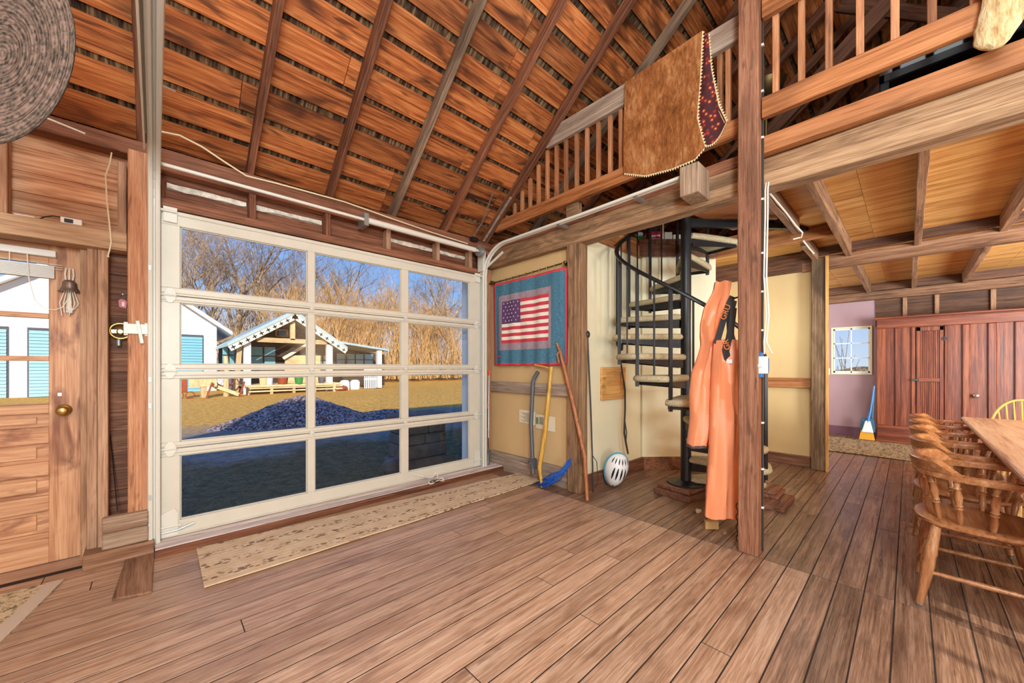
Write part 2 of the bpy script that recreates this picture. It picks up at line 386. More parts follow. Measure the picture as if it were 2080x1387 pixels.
def more_mats():
    plain('denim', rgb(72, 120, 144), .8, mottle=.28, mscale=60); plain('flag_red', rgb(206, 62, 78), .8, mottle=.1); plain('flag_white', rgb(244, 236, 220), .8)
    plain('flag_blue', rgb(96, 62, 108), .8, mottle=.2, mscale=50); plain('red_binding', rgb(226, 62, 84), .7); plain('quilt_grey', rgb(160, 140, 150), .8, mottle=.15, mscale=30)
    plain('rope_blue', rgb(30, 92, 190), .6, mottle=.25, mscale=60); plain('helmet_white', rgb(238, 236, 236), .3); plain('helmet_blue', rgb(66, 160, 196), .35)
    plain('rug_edge', rgb(206, 184, 164), .9); plain('purple_dark', rgb(112, 70, 84), .6); plain('overall_orange', rgb(232, 142, 98), .42, 0, .5, mottle=.07, mscale=5, bump=.2, bscale=9)
    plain('orange_inside', rgb(214, 60, 40), .5); plain('strap_dark', rgb(42, 40, 44), .7); plain('hem_grey', rgb(84, 60, 56), .7); plain('strap_print', rgb(238, 132, 50), .6)
    plain('book_red', rgb(176, 22, 62), .5); plain('book_dark', rgb(40, 36, 44), .5); plain('book_cream', rgb(226, 214, 190), .6); plain('zigzag', rgb(232, 208, 160), .8)
    plain('hat_wood', rgb(196, 126, 74), .6); plain('flaky', rgb(214, 206, 192), .8, 0, .2, mottle=.35, mscale=22); plain('yellow_bristle', rgb(214, 150, 40), .8); plain('pan_teal', rgb(40, 92, 120), .5)
    plain('light_yellow', rgb(224, 168, 84), .45); plain('table_edge', rgb(150, 96, 58), .35); plain('dark_glass', rgb(16, 14, 16), .08, 0, .8); plain('frosted', rgb(206, 214, 222), .6, mottle=.15, mscale=3)
    t = NT('runner'); v = t.coord(); sx = t.add('ShaderNodeSeparateXYZ'); t.link(v, sx.inputs[0])
    band = t.math('SINE', t.math('MULTIPLY', t.math('ADD', sx.outputs[1], t.math('MULTIPLY', sx.outputs[0], .036)), 2 * PI / .17))
    line = t.math('GREATER_THAN', t.math('ABSOLUTE', t.math('SINE', t.math('MULTIPLY', t.math('ADD', sx.outputs[1], t.math('MULTIPLY', sx.outputs[0], .036)), 2 * PI / .085))), .992)
    vo = t.add('ShaderNodeTexVoronoi', i_Scale=1.0); t.link(t.mapping(v, (21, 34, 1)), vo.inputs['Vector'])
    mot = t.math('MULTIPLY', t.math('LESS_THAN', vo.outputs['Distance'], .38), t.math('GREATER_THAN', band, .35))
    vine = t.math('MULTIPLY', t.math('GREATER_THAN', t.noise(t.mapping(v, (30, 60, 1)), 1, 3), .60), t.math('GREATER_THAN', band, .0))
    f = t.math('MAXIMUM', t.math('MAXIMUM', t.math('MULTIPLY', mot, .75), t.math('MULTIPLY', vine, .6)), t.math('MULTIPLY', line, .45))
    base = t.ramp(t.noise(v, 9, 4), [(.3, rgb(214, 184, 148)), (.7, rgb(234, 208, 176))])
    t.set(t.mix(f, base, rgb(96, 58, 46)), .95, 0, .1); t.bump(t.noise(v, 220, 2), .4, .004)
    t = NT('entryrug'); v = t.coord(); n = t.noise(v, 26, 5, .7); m = t.noise(v, 60, 3)
    c = t.ramp(n, [(.36, rgb(110, 92, 60)), (.46, rgb(206, 182, 146)), (.58, rgb(222, 200, 166)), (.66, rgb(138, 84, 66))])
    t.set(t.mix(t.math('MULTIPLY', t.math('GREATER_THAN', m, .6), .6), c, rgb(86, 78, 58)), .95, 0, .1)
    t = NT('ragrug'); v = t.coord(); n = t.noise(t.mapping(v, (5, 26, 1)), 1, 6, .75, 1.2)
    t.set(t.ramp(n, [(.34, rgb(70, 56, 48)), (.45, rgb(132, 110, 88)), (.55, rgb(186, 166, 134)), (.64, rgb(112, 90, 76)), (.72, rgb(84, 82, 84))]), .95, 0, .1)
    t = NT('felt'); v = t.coord('Generated'); tc = t.mapping(v, (2, 2, 2), loc=(-1, -1, 0)); 
    lx = t.add('ShaderNodeVectorMath', operation='LENGTH'); s2 = t.add('ShaderNodeSeparateXYZ'); t.link(tc, s2.inputs[0]); cb = t.add('ShaderNodeCombineXYZ'); t.link(s2.outputs[0], cb.inputs[0]); t.link(s2.outputs[1], cb.inputs[1]); t.link(cb.outputs[0], lx.inputs[0])
    rings = t.math('SINE', t.math('MULTIPLY', lx.outputs['Value'], 150.0)); n = t.noise(t.mapping(v, (30, 30, 30)), 1, 4)
    f = t.math('ADD', t.math('MULTIPLY', rings, .07), n)
    t.set(t.ramp(f, [(.34, rgb(62, 54, 48)), (.5, rgb(108, 94, 84)), (.66, rgb(146, 118, 108))]), .9, 0, .15); t.bump(f, .5, .008)
more_mats()
# ------------------------------------------------------------------ floor
def build_floor():
    b = B(); y = -4.5
    rng = random.Random(3)
    while y < 3.40:
        w = rng.uniform(.112, .132)
        y2 = min(y + w, 3.46)
        cuts = [-2.4]
        x = -2.4 + rng.uniform(.6, 2.2)
        while x < 2.5: cuts.append(x); x += rng.uniform(1.8, 3.6)
        if cuts[-1] > 2.2: cuts.pop()
        cuts.append(2.80); x = 2.80 + rng.uniform(.9, 2.2)
        while x < 8.4: cuts.append(x); x += rng.uniform(1.3, 3.0)
        cuts.append(9.15)
        for a, c in zip(cuts, cuts[1:]):
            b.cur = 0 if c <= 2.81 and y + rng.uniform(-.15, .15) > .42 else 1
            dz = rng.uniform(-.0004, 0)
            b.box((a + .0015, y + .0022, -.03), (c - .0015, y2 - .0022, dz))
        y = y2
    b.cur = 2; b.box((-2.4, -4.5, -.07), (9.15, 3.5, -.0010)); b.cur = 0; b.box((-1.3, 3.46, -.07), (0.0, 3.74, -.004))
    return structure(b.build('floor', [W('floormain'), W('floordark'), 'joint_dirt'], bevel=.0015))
build_floor()
# ------------------------------------------------------------------ roof: boards, shingle deck, rafters
SL = .81; AN = math.atan(SL); CA, SA = math.cos(AN), math.sin(AN); RY = -.5
def roofN(x, s, n=0.0): return Vector((x, 3.5 - s * CA + n * SA, 2.70 + s * SA + n * CA))
def roofS(x, s, n=0.0): q = roofN(x, s, n); return Vector((q.x, 2 * RY - q.y, q.z))
SR = 4.0 / CA
def build_roof():
    b = B(); rng = random.Random(5)
    for fn in (roofN, roofS):
        s = -.48
        while s < SR - .05:
            w = rng.uniform(.172, .192); x = -2.5
            while x < 9.1:
                x2 = min(9.1, x + rng.choice((1.17, 1.76, 2.35, 2.93)))
                if 9.1 - x2 < .5: x2 = 9.1
                if fn is roofS: x2 = 9.1
                j = rng.uniform(-.004, .004)
                P = [fn(x + .002, s, .106 + j), fn(x2 - .002, s, .106 + j), fn(x2 - .002, s + w, .106 + j), fn(x + .002, s + w, .106 + j)]
                Q = [fn(x + .002, s, .126 + j), fn(x2 - .002, s, .126 + j), fn(x2 - .002, s + w, .126 + j), fn(x + .002, s + w, .126 + j)]
                b.hexa(P + Q); x = x2
            s += w + rng.uniform(.036, .056)
    b.cur = 1
    for fn in (roofN, roofS):
        k = 0; s = -.5; 
        while s < SR + .06:
            b.hexa([fn(-2.5, s, .132), fn(9.15, s, .132), fn(9.15, s + .27, .132), fn(-2.5, s + .27, .132), fn(-2.5, s, .16), fn(9.15, s, .16), fn(9.15, s + .27, .16), fn(-2.5, s + .27, .16)]); s += .268
    return structure(b.build('ceiling', [W('roofboard'), 'shingle_under']))
build_roof()
RAFT = [(-.06, -.1, 'rafter', 'brown rafter behind the steel door track at the left end of the roof'),
        (.53, .60, 'rafter', 'reddish brown rafter just right of the left steel door track'),
        (1.12, 1.12, 'rafter', 'brown rafter with pale paint spots meeting the wall above the first door column'),
        (1.71, 1.71, 'greyrafter', 'rafter with a pale grey lower edge above the middle of the glazed door'),
        (2.31, 2.30, 'rafter', 'brown rafter landing above the last column of the glazed door'),
        (2.89, 2.89, 'rafter', 'dark rafter running down to the corner beside the loft railing'),
        (3.48, 3.48, 'greyrafter', 'dark weathered rafter passing behind the draped brown hide'),
        (4.07, 4.07, 'rafter', None), (4.66, 4.66, 'rafter', None), (5.25, 5.25, 'rafter', None), (5.84, 5.84, 'rafter', None), (6.43, 6.43, 'rafter', None), (7.02, 7.02, 'rafter', None), (7.61, 7.61, 'rafter', None), (8.2, 8.2, 'rafter', None)]
for xa, xb, m, lab in RAFT:
    o = timber('rafter', roofN(xa, -.4, .05), roofN(xb, SR, .05), .047, .1, W(m), upv=(0, SA, CA), wobble=.003)
    tag(o, lab or 'dark rafter in the shadowed loft behind the railing', 'rafter', 'rafters under the roof boards' if lab else 'rafters inside the dark loft')
for k in range(-1, 15):
    x = -.06 + .59 * k
    o = timber('rafter', roofS(x, .3, .05), roofS(x, SR, .05), .047, .1, W('rafter'), upv=(0, -SA, CA))
    tag(o, 'dark rafter on the far roof slope behind the loft balusters', 'rafter', 'rafters on the far roof slope')
# loft cross braces seen through the balusters
for i, (a, c) in enumerate((((4.1, 1.6, 2.75), (4.1, -.9, 4.9)), ((5.2, -2.2, 2.75), (5.2, .5, 5.0)), ((6.1, 2.0, 2.75), (6.1, -.6, 5.2)), ((4.66, -2.6, 2.9), (4.66, -.2, 5.3)))):
    tag(timber('roof_brace', a, c, .045, .12, W('darkboard')), 'dark diagonal roof brace inside the loft behind the balusters', 'brace', 'braces inside the loft')
# ------------------------------------------------------------------ walls
def boards_h(b, x0, x1, y, z0, z1, h=.125, t=.02, rng=random.Random(9)):
    z = z0
    while z < z1 - .01:
        z2 = min(z1, z + h * rng.uniform(.9, 1.1)); b.box((x0, y + rng.uniform(0, .005), z + .001), (x1, y + t, z2 - .0015)); z = z2
def build_wall_front():
    b = B()
    b.cur = 0; boards_h(b, -2.4, .02, 3.62, 2.0, 2.74, .135)                 # above the entry
    b.cur = 1; boards_h(b, -.29, .02, 3.62, 0.0, 2.0, .132)                  # narrow bay between jamb and post
    boards_h(b, -2.4, -1.27, 3.62, 0.0, 2.0, .132)
    b.cur = 2; boards_h(b, .02, 3.1, 3.60, 2.28, 2.72, .15)                  # over the glazed door
    b.cur = 2; boards_h(b, 2.79, 3.1, 3.60, 0.0, 2.28, .15)
    b.cur = 1
    for z0, z1, x0, x1 in ((2.0, 2.9, -2.4, .02), (0, 2.0, -.29, .02), (0, 2.0, -2.4, -1.27), (2.30, 2.9, .02, 3.1), (0, 2.30, 2.8, 9.15)):
        b.box((x0, 3.645, z0), (x1, 3.70, z1))
    b.box((3.1, 3.62, 2.3), (9.15, 3.70, 2.9))
    return structure(b.build('wall_front', [W('wallboard'), W('siding'), W('redsiding')]))
build_wall_front()
def build_walls():
    b = B(); b.box((3.02, 2.2, 0), (3.07, 3.62, 2.42)); structure(b.build('wall_flag_side', 'tan_wall'))
    b = B(); b.box((3.0, 2.2, 0), (4.195, 2.26, 2.6)); structure(b.build('wall_alcove', 'cream_wall'))
    b = B(); b.prism([(4.195, 2.176), (4.87, 1.594), (4.92, 1.64), (4.22, 2.26)], 'z', 0, 2.62)
    b.prism([(4.87, 1.594), (5.80, 1.98), (5.80, 2.04), (4.88, 1.66)], 'z', 0, 2.62)
    structure(b.build('wall_alcove_angled', 'cream_wall'))
    b = B(); b.box((5.76, .80, 0), (5.84, 3.6, 2.62)); structure(b.build('wall_passage', 'tan_wall'))
    # far wall of the back room with its window opening
    b = B(); X0, X1 = 9.0, 9.06
    y0, y1, z0, z1 = .47, .955, 1.11, 1.90
    b.box((X0, y1, 0), (X1, 3.6, 2.7)); b.box((X0, .34, 0), (X1, y0, 2.7)); b.box((X0, y0, 0), (X1, y1, z0)); b.box((X0, y0, z1), (X1, y1, 2.7))
    structure(b.build('wall_back', 'purple_wall'))
    b = B(); z = 1.9
    while z < 2.7: b.box((8.98, -4.5, z), (9.06, .40, z + .118)); z += .12
    b.box((9.0, -4.5, 0), (9.06, .34, 1.9))
    structure(b.build('wall_back_boards', W('darkboard', 'Y')))
    b = B(); b.prism([(-4.6, 0), (3.7, 0), (3.7, 2.7), (RY, 6.05), (-4.6, 2.7)], 'x', 9.08, 9.16); 
    # gable above the loft floor on the far end, kept clear of the low window
    b2 = B(); b2.prism([(-4.6, 2.7), (3.7, 2.7), (RY, 6.05)], 'x', 9.08, 9.16); structure(b2.build('wall_gable_far', W('darkboard', 'Y')))
    b3 = B(); b3.prism([(-4.6, 0), (3.7, 0), (3.7, 2.7), (RY, 6.05), (-4.6, 2.7)], 'x', -2.5, -2.4); structure(b3.build('wall_west', W('wallboard', 'Y')))
    b4 = B(); Y0, Y1 = -4.6, -4.5
    wx0, wx1, wz0, wz1 = .2, 1.5, 1.0, 2.3
    b4.box((-2.5, Y0, 0), (wx0, Y1, 2.85)); b4.box((wx1, Y0, 0), (9.15, Y1, 2.85)); b4.box((wx0, Y0, 0), (wx1, Y1, wz0)); b4.box((wx0, Y0, wz1), (wx1, Y1, 2.85))
    structure(b4.build('wall_south', W('wallboard')))
    b5 = B(); m = .05
    for x0, x1, z0, z1 in ((wx0, wx1, wz0, wz0 + m), (wx0, wx1, wz1 - m, wz1), (wx0, wx0 + m, wz0, wz1), (wx1 - m, wx1, wz0, wz1), ((wx0 + wx1) / 2 - .02, (wx0 + wx1) / 2 + .02, wz0, wz1)): b5.box((x0, Y0 + .02, z0), (x1, Y1 - .02, z1))
    w = structure(b5.build('window_3', 'white_trim'))
    p = B(); p.box((wx0 + m, -4.555, wz0 + m), (wx1 - m, -4.55, wz1 - m)); p.build('pane', 'glass', w)
build_walls()
def trim(n, p0, p1, w, h, m, **k): return structure(timber('trim_%d' % n, p0, p1, w, h, W(m), **k))
# ------------------------------------------------------------------ loft floor with a stair opening
def build_loft():
    b = B(); hx0, hx1, hy0, hy1 = 3.08, 4.75, .80, 2.17
    def bay(x0, x1, y0, y1):
        y = y0
        while y < y1 - .01:
            y2 = min(y1, y + 1.19); x = x0
            while x < x1 - .01:
                x2 = min(x1, x + 2.44); b.box((x + .001, y + .001, 2.62), (x2 - .001, y2 - .001, 2.66)); x = x2
            y = y2
    bay(3.08, 9.08, -4.5, hy0); bay(3.08, 9.08, hy1, 3.6); bay(hx1, 9.08, hy0, hy1)
    b.prism([(4.17, 2.17), (4.75, 1.63), (4.75, 2.17)], 'z', 2.62, 2.66)
    structure(b.build('ceiling_loft', W('sheath', 'Y')))
    b = B(); b.box((2.87, -4.5, 2.605), (3.08, 0.72, 2.715)); 
    for x0, x1, y0, y1 in ((3.08, 9.08, -4.5, hy0), (3.08, 9.08, hy1, 3.6), (hx1, 9.08, hy0, hy1)): b.box((x0, y0, 2.66), (x1, y1, 2.70))
    b.prism([(4.17, 2.17), (4.75, 1.63), (4.75, 2.17)], 'z', 2.66, 2.70)
    structure(b.build('floor_loft', W('loftboard', 'Y')))
build_loft()
# ------------------------------------------------------------------ main timbers
tag(timber('timber_post', (2.862, .722, 0), (2.857, .719, 4.85), .14, .118, W('post'), upv=(0, 1, 0), bevel=.006, wobble=.002),
    'tall square brown timber post carrying the light switch and orange overalls', 'post')
tag(timber('timber_post', (5.70, .735, 0), (5.70, .735, 2.5), .11, .135, W('greypost'), upv=(0, 1, 0), bevel=.008, wobble=.005),
    'rough grey-brown timber post at the end of the tan wall by the back room', 'post')
tag(timber('timber_post', (-.075, 3.52, 0), (-.075, 3.52, 2.62), .105, .16, W('bigpost'), upv=(0, 1, 0), bevel=.005, wobble=.002),
    'pale brown timber post between the entry door and the glazed door', 'post')
tag(timber('timber_post', (3.0, 2.235, 0), (3.0, 2.235, 2.41), .13, .15, W('oldbeam'), upv=(0, 1, 0), bevel=.006, wobble=.004),
    'weathered timber post at the end of the flag wall', 'post')
tag(timber('timber_beam', (3.005, 3.56, 2.505), (3.005, -4.5, 2.505), .15, .195, W('oldbeam'), bevel=.008, wobble=.004),
    'long weathered timber beam carrying the loft edge', 'beam')
tag(timber('timber_beam', (2.985, 3.56, 2.645), (2.985, .80, 2.645), .10, .08, W('redbeam'), bevel=.004),
    'reddish board laid along the top of the weathered loft beam', 'beam')
tag(timber('timber_beam', (5.75, .9, 2.44), (5.75, -4.5, 2.44), .10, .145, W('purlin'), bevel=.006, wobble=.003),
    'brown cross beam under the loft resting on the rough grey-brown post', 'beam')
tag(timber('timber_beam', (5.75, 2.2, 2.49), (5.75, .8, 2.49), .10, .22, W('darkboard'), bevel=.004),
    'dark beam along the top of the tan wall behind the stair', 'beam')
tag(timber('timber_beam', (8.85, 1.2, 2.42), (8.85, -4.5, 2.42), .10, .14, W('purlin'), bevel=.006),
    'brown beam above the red cabinet in the back room', 'beam')
for xa, xb, y, lab in ((3.08, 5.7, .47, 'sawn joist under the loft nearest the timber post with the switch'), (3.08, 5.7, -.06, 'sawn joist under the loft in the middle of the front bay'), (3.08, 5.7, -.6, 'sawn joist at the right edge of the front loft bay'),
                       (5.8, 8.8, .47, 'sawn joist in the back loft bay above the purple wall'), (5.8, 8.8, -.05, 'sawn joist in the back loft bay above the left of the cabinet'), (5.8, 8.8, -.57, 'sawn joist at the right of the back loft bay')):
    tag(timber('joist', (xa, y, 2.545), (xb, y, 2.545), .05, .15, W('joist'), wobble=.002), lab, 'joist', 'joists under the loft floor')
tag(timber('joist', (3.08, .735, 2.545), (4.4, .735, 2.545), .05, .15, W('joist')), 'short joist with a white cable stapled along it beside the stair opening', 'joist', 'joists under the loft floor')
tag(timber('joist', (4.9, .76, 2.545), (5.7, .76, 2.545), .05, .15, W('joist')), 'short joist stub with a white cable by the tan wall', 'joist', 'joists under the loft floor')
tag(timber('joist', (4.78, 1.62, 2.56), (4.78, .45, 2.56), .06, .13, W('loftboard')), 'orange-brown trimmer across the far side of the stair opening', 'joist', 'joists under the loft floor')
tag(timber('joist', (3.08, 2.18, 2.56), (4.16, 2.18, 2.56), .06, .13, W('loftboard')), 'orange-brown trimmer along the cream wall side of the stair opening', 'joist', 'joists under the loft floor')
tag(timber('blocking', (5.68, .9, 2.575), (5.68, -4.5, 2.575), .03, .1, W('darkboard')), 'dark blocking board above the brown cross beam', 'beam')
tag(timber('blocking', (8.79, 1.2, 2.56), (8.79, -4.5, 2.56), .03, .13, W('darkboard')), 'dark blocking board above the beam over the cabinet', 'beam')
tag(timber('fascia_board', (4.085, 2.165, 2.60), (4.75, 1.545, 2.60), .04, .20, W('siding')), 'brown board facing the diagonal edge of the stair opening under the books', 'fascia board')
# wall framing, left to right
tr = 1
for p0, p1, w, h, m, up in (
    ((-1.32, 3.50, 2.012), (-.13, 3.50, 2.012), .14, .115, 'header', (0, 0, 1)),        # header over the entry
    ((-.635, 3.56, 2.07), (-.635, 3.56, 2.62), .055, .09, 'wallboard', (0, 1, 0)),
    ((-.155, 3.56, 2.07), (-.155, 3.56, 2.55), .042, .09, 'stud', (0, 1, 0)),
    ((-.285, 3.56, 0), (-.285, 3.56, 1.955), .045, .12, 'stud', (0, 1, 0)),
    ((-.238, 3.55, 0), (-.238, 3.55, 1.955), .045, .12, 'stud', (0, 1, 0)),
    ((-.326, 3.64, 0), (-.326, 3.64, 2.0), .03, .12, 'wallboard', (0, 1, 0)),           # entry jamb
    ((-1.3, 3.64, 2.0), (-.31, 3.64, 2.0), .12, .035, 'wallboard', (0, 0, 1)),
    ((-2.4, 3.55, 2.655), (3.1, 3.55, 2.655), .12, .10, 'redbeam', (0, 0, 1)),          # plate under the rafters
    ((-.02, 3.545, 2.585), (3.0, 3.545, 2.585), .09, .05, 'redsiding', (0, 0, 1)),
    ((.02, 3.535, 2.335), (2.80, 3.535, 2.335), .09, .062, 'redbeam', (0, 0, 1)),       # brown trim above the glazed door
    ((.03, 3.585, 2.525), (.03, 3.585, 2.30), .04, .05, 'redsiding', (0, 1, 0)),
    ((.55, 3.545, 2.36), (.55, 3.545, 2.56), .045, .09, 'redsiding', (0, 1, 0)),
    ((1.10, 3.545, 2.36), (1.10, 3.545, 2.56), .045, .09, 'redsiding', (0, 1, 0)),
    ((1.66, 3.545, 2.36), (1.66, 3.545, 2.56), .045, .09, 'stud', (0, 1, 0)),
    ((2.22, 3.545, 2.36), (2.22, 3.545, 2.56), .045, .09, 'stud', (0, 1, 0)),
    ((2.66, 3.545, 2.36), (2.66, 3.545, 2.56), .045, .09, 'stud', (0, 1, 0)),
    ((2.865, 3.56, 0), (2.865, 3.56, 2.6), .075, .10, 'rafter', (0, 1, 0)),             # brown jamb right of the door
    ((2.955, 3.56, .2), (2.955, 3.56, 2.4), .06, .09, 'bigpost', (0, 1, 0)),
    ((2.995, 3.52, .98), (2.995, 2.3, .98), .05, .12, 'greytrim', (0, 0, 1)),           # rail of the flag wall
    ((3.005, 3.52, .03), (3.005, 2.17, .03), .06, .34, 'greytrim', (0, 0, 1)),
    ((5.735, 1.75, 1.02), (5.735, .80, 1.02), .05, .12, 'loftboard', (0, 0, 1)),        # rail of the tan wall
    ):
    trim(tr, p0, p1, w, h, m, upv=up); tr += 1
for x0, x1 in ((.06, .52), (.58, 1.07), (1.70, 2.19), (2.25, 2.63)):                    # flaking white battens in the bays
    b = B(); n = 9; rng = random.Random(int(x0 * 100))
    b.rings([[(x0 + (x1 - x0) * i / n, 3.575, 2.475 + rng.uniform(-.012, .004)), (x0 + (x1 - x0) * i / n, 3.60, 2.47), (x0 + (x1 - x0) * i / n, 3.60, 2.515), (x0 + (x1 - x0) * i / n, 3.575, 2.505 + rng.uniform(-.004, .006))] for i in range(n + 1)])
    structure(b.build('trim_%d' % tr, 'flaky')); tr += 1
for y in (-.30, .05, -.85, -1.4):
    trim(tr, (8.955, y, 2.0), (8.955, y, 2.36), .05, .05, 'joist', upv=(0, 1, 0)); tr += 1
trim(tr, (5.64, .655, 0), (5.64, .655, 2.5), .02, .03, 'oak', upv=(0, 1, 0)); tr += 1     # raw pale edge of the far post
def baseboard(name, pts, h, t, m):
    b = B()
    for (x0, y0), (x1, y1) in zip(pts, pts[1:]):
        b.bar((x0, y0, h / 2), (x1, y1, h / 2), t, h)
    structure(b.build(name, m))
baseboard('baseboard_alcove', [(3.1, 2.19), (4.195, 2.166)], .15, .03, W('siding', 'X'))
baseboard('baseboard_angled', [(4.185, 2.17), (4.86, 1.585)], .15, .03, W('siding', 'X'))
baseboard('baseboard_passage', [(5.745, 2.3), (5.745, .8)], .13, .03, W('siding', 'Y'))
baseboard('baseboard_back', [(8.985, 3.0), (8.985, .36)], .15, .03, 'purple_dark')
# threshold boards under the glazed door
b = B(); b.box((.0, 3.30, 0), (2.99, 3.395, .055)); b.box((.0, 3.40, 0), (2.99, 3.60, .055))
structure(b.build('trim_%d' % tr, [W('threshold')], bevel=.004)); tr += 1
b = B(); b.box((.0, 3.283, 0), (2.99, 3.299, .05)); structure(b.build('trim_%d' % tr, [W('rafter')], bevel=.003)); tr += 1
# outside trim of the glazed door
b = B(); b.box((2.795, 3.66, -.25), (2.93, 3.86, 2.4)); b.box((-.12, 3.70, -.25), (.03, 3.80, 2.4)); b.box((-.12, 3.70, 2.32), (2.93, 3.86, 2.45))
structure(b.build('trim_%d' % tr, 'white_trim')); tr += 1
# ------------------------------------------------------------------ glazed overhead door
ZS = [(.055, .66), (.66, 1.19), (1.19, 1.705), (1.705, 2.288)]
GZ = [(.162, .608), (.702, 1.138), (1.235, 1.66), (1.758, 2.186)]
GX = [(.126, .926), (.983, 1.769), (1.849, 2.613)]
gd = bpy.data.objects.new('door_1', None); COL.objects.link(gd); gd.location = (1.395, 3.48, .055); gd['kind'] = 'structure'
for k in range(4):
    b = B(); z0, z1 = ZS[k]; g0, g1 = GZ[k]; y0, y1 = 3.46, 3.505
    z0 += .003; z1 -= .003
    xs = [.027] + [v for p in GX for v in p] + [2.763]
    b.box((.027, y0, z0), (2.763, y1, g0)); b.box((.027, y0, g1), (2.763, y1, z1))
    for i in range(0, len(xs), 2): b.box((xs[i], y0, g0), (xs[i + 1], y1, g1))
    for x0, x1 in GX:                                                              # glazing beads
        for q in (((x0, g0), (x1, g0 + .008)), ((x0, g1 - .008), (x1, g1)), ((x0, g0), (x0 + .008, g1)), ((x1 - .008, g0), (x1, g1))):
            b.box((q[0][0], y0 + .012, q[0][1]), (q[1][0], y0 + .03, q[1][1]))
    b.box((.03, y0 - .006, z0 + .012), (2.76, y0, z0 + .018)); b.box((.03, y0 - .008, z1 - .03), (2.76, y0, z1 - .022))
    sec = b.build('door_section', 'door_paint', gd, bevel=.003)
    for x0, x1 in GX:
        p = B(); p.box((x0, 3.478, g0), (x1, 3.483, g1)); p.build('pane', 'glass', sec)
for z in (.66, 1.19, 1.705):
    for x in (.075, .955, 1.81, 2.70):
        b = B(); big = x < .2 or x > 2.5; w = .032 if big else .018; h = .05 if big else .022
        for sgn in (-1, 1):
            b.prism([(x - w, z), (x + w, z), (x + w * .75, z + sgn * h * .55), (x + w * .3, z + sgn * h), (x - w * .3, z + sgn * h), (x - w * .75, z + sgn * h * .55)], 'y', 3.449, 3.455)
        b.tube([(x - w - (.03 if x < .2 else 0), 3.447, z), (x + w + (.03 if x > 2.5 else 0), 3.447, z)], .007, 8)
        for sgn in (-1, 1):
            for dx in (-.5, .5): b.lathe([(.004, 0), (.004, .003)], (x + dx * w * .8, 3.449, z + sgn * h * .5), 6, (0, -1, 0))
        b.build('hinge', 'white_steel', gd)
for x, s in ((.075, 1), (2.715, -1)):
    b = B(); b.prism([(x - .045, .07), (x + .04, .07), (x + .04, .22), (x + .02, .255), (x - .045, .225)], 'y', 3.45, 3.455); b.tube([(x - .05, 3.445, .135), (x + .055, 3.445, .135)], .006)
    b.build('bottom_bracket', 'white_steel', gd)
    b = B(); b.box((x - .035, 3.44, 2.20), (x + .035, 3.456, 2.30)); b.tube([(x - .06 * s, 3.43, 2.27), (x + .03 * s, 3.43, 2.27)], .009)
    b.build('top_bracket', 'white_steel', gd)
b = B(); b.tube([(.03, 3.447, .10), (.11, 3.446, .102), (.20, 3.446, .128)], .006); b.build('slide_bolt', 'galv', gd)
# tracks
def track(name, pts, r, label):
    """light steel channel: two lips and a web following the path (offset sideways along x)"""
    t = thing(name, label, 'door track', pts[0])
    b = B()
    for dx, rr in ((-.018, r * .45), (.018, r * .45)): b.tube([Vector(p) + Vector((dx, 0, 0)) for p in pts], rr, 8)
    n = [Vector(p) for p in pts]
    for a, c in zip(n, n[1:]):
        d = (c - a); nv = Vector((1, 0, 0)).cross(d).normalized()
        b.hexa([a + Vector((-.018, 0, 0)) - nv * .012, c + Vector((-.018, 0, 0)) - nv * .012, c + Vector((.018, 0, 0)) - nv * .012, a + Vector((.018, 0, 0)) - nv * .012, a + Vector((-.018, 0, 0)) - nv * .008, c + Vector((-.018, 0, 0)) - nv * .008, c + Vector((.018, 0, 0)) - nv * .008, a + Vector((.018, 0, 0)) - nv * .008])
    b.build('channel', 'white_steel', t, smooth=40)
    return t
R0 = .34; arc = [(3.42 - R0 + R0 * math.cos(a), 2.28 + R0 * math.sin(a) * .8) for a in [i * PI / 2 / 8 for i in range(9)]]
lt = track('door_track', [(-.004, 3.42, .03), (-.004, 3.42, 1.0), (-.004, 3.42, 2.0)] + [(-.004, y, z) for y, z in arc] + [(-.004, 1.2, 2.56), (-.004, .5, 2.57)], .03, 'white steel track of the glazed door rising at its left and running overhead')
b = B(); b.box((-.05, .4, 2.50), (-.042, 3.1, 2.60)); b.box((-.05, .4, 2.595), (-.006, 3.1, 2.602)); b.build('angle_bar', 'door_paint', lt)
for z in (.35, .95, 1.12, 1.85):
    b = B(); b.box((-.03, 3.40, z), (-.018, 3.46, z + .03)); b.build('clip', 'galv', lt)
b = B(); b.box((-.012, 3.45, 2.1), (.028, 3.56, 2.48)); b.box((.012, 3.44, .05), (.022, 3.47, 2.3)); b.build('jamb_bracket', 'white_steel', lt)
rt_ = track('door_track', [(2.80, 3.42, .03), (2.80, 3.42, 1.2), (2.80, 3.42, 2.0)] + [(2.80, y, z + (0.04) * i / 8) for i, (y, z) in enumerate(arc)] + [(2.80, 2.0, 2.59), (2.80, 1.15, 2.60)], .03, 'white steel track of the glazed door curving along the loft beam')
b = B(); b.box((2.785, 3.43, .05), (2.80, 3.50, 2.35)); b.box((2.76, 3.40, 2.33), (2.80, 3.50, 2.56)); b.build('jamb_bracket', 'white_steel', rt_)
b = B(); b.bar((2.80, 3.42, 2.36), (2.80, 3.10, 2.49), .006, .03); b.build('brace', 'white_steel', rt_)
for y in (2.3, 1.5):
    b = B(); b.box((2.80, y, 2.57), (2.93, y + .03, 2.60)); b.build('bracket', 'galv', rt_)
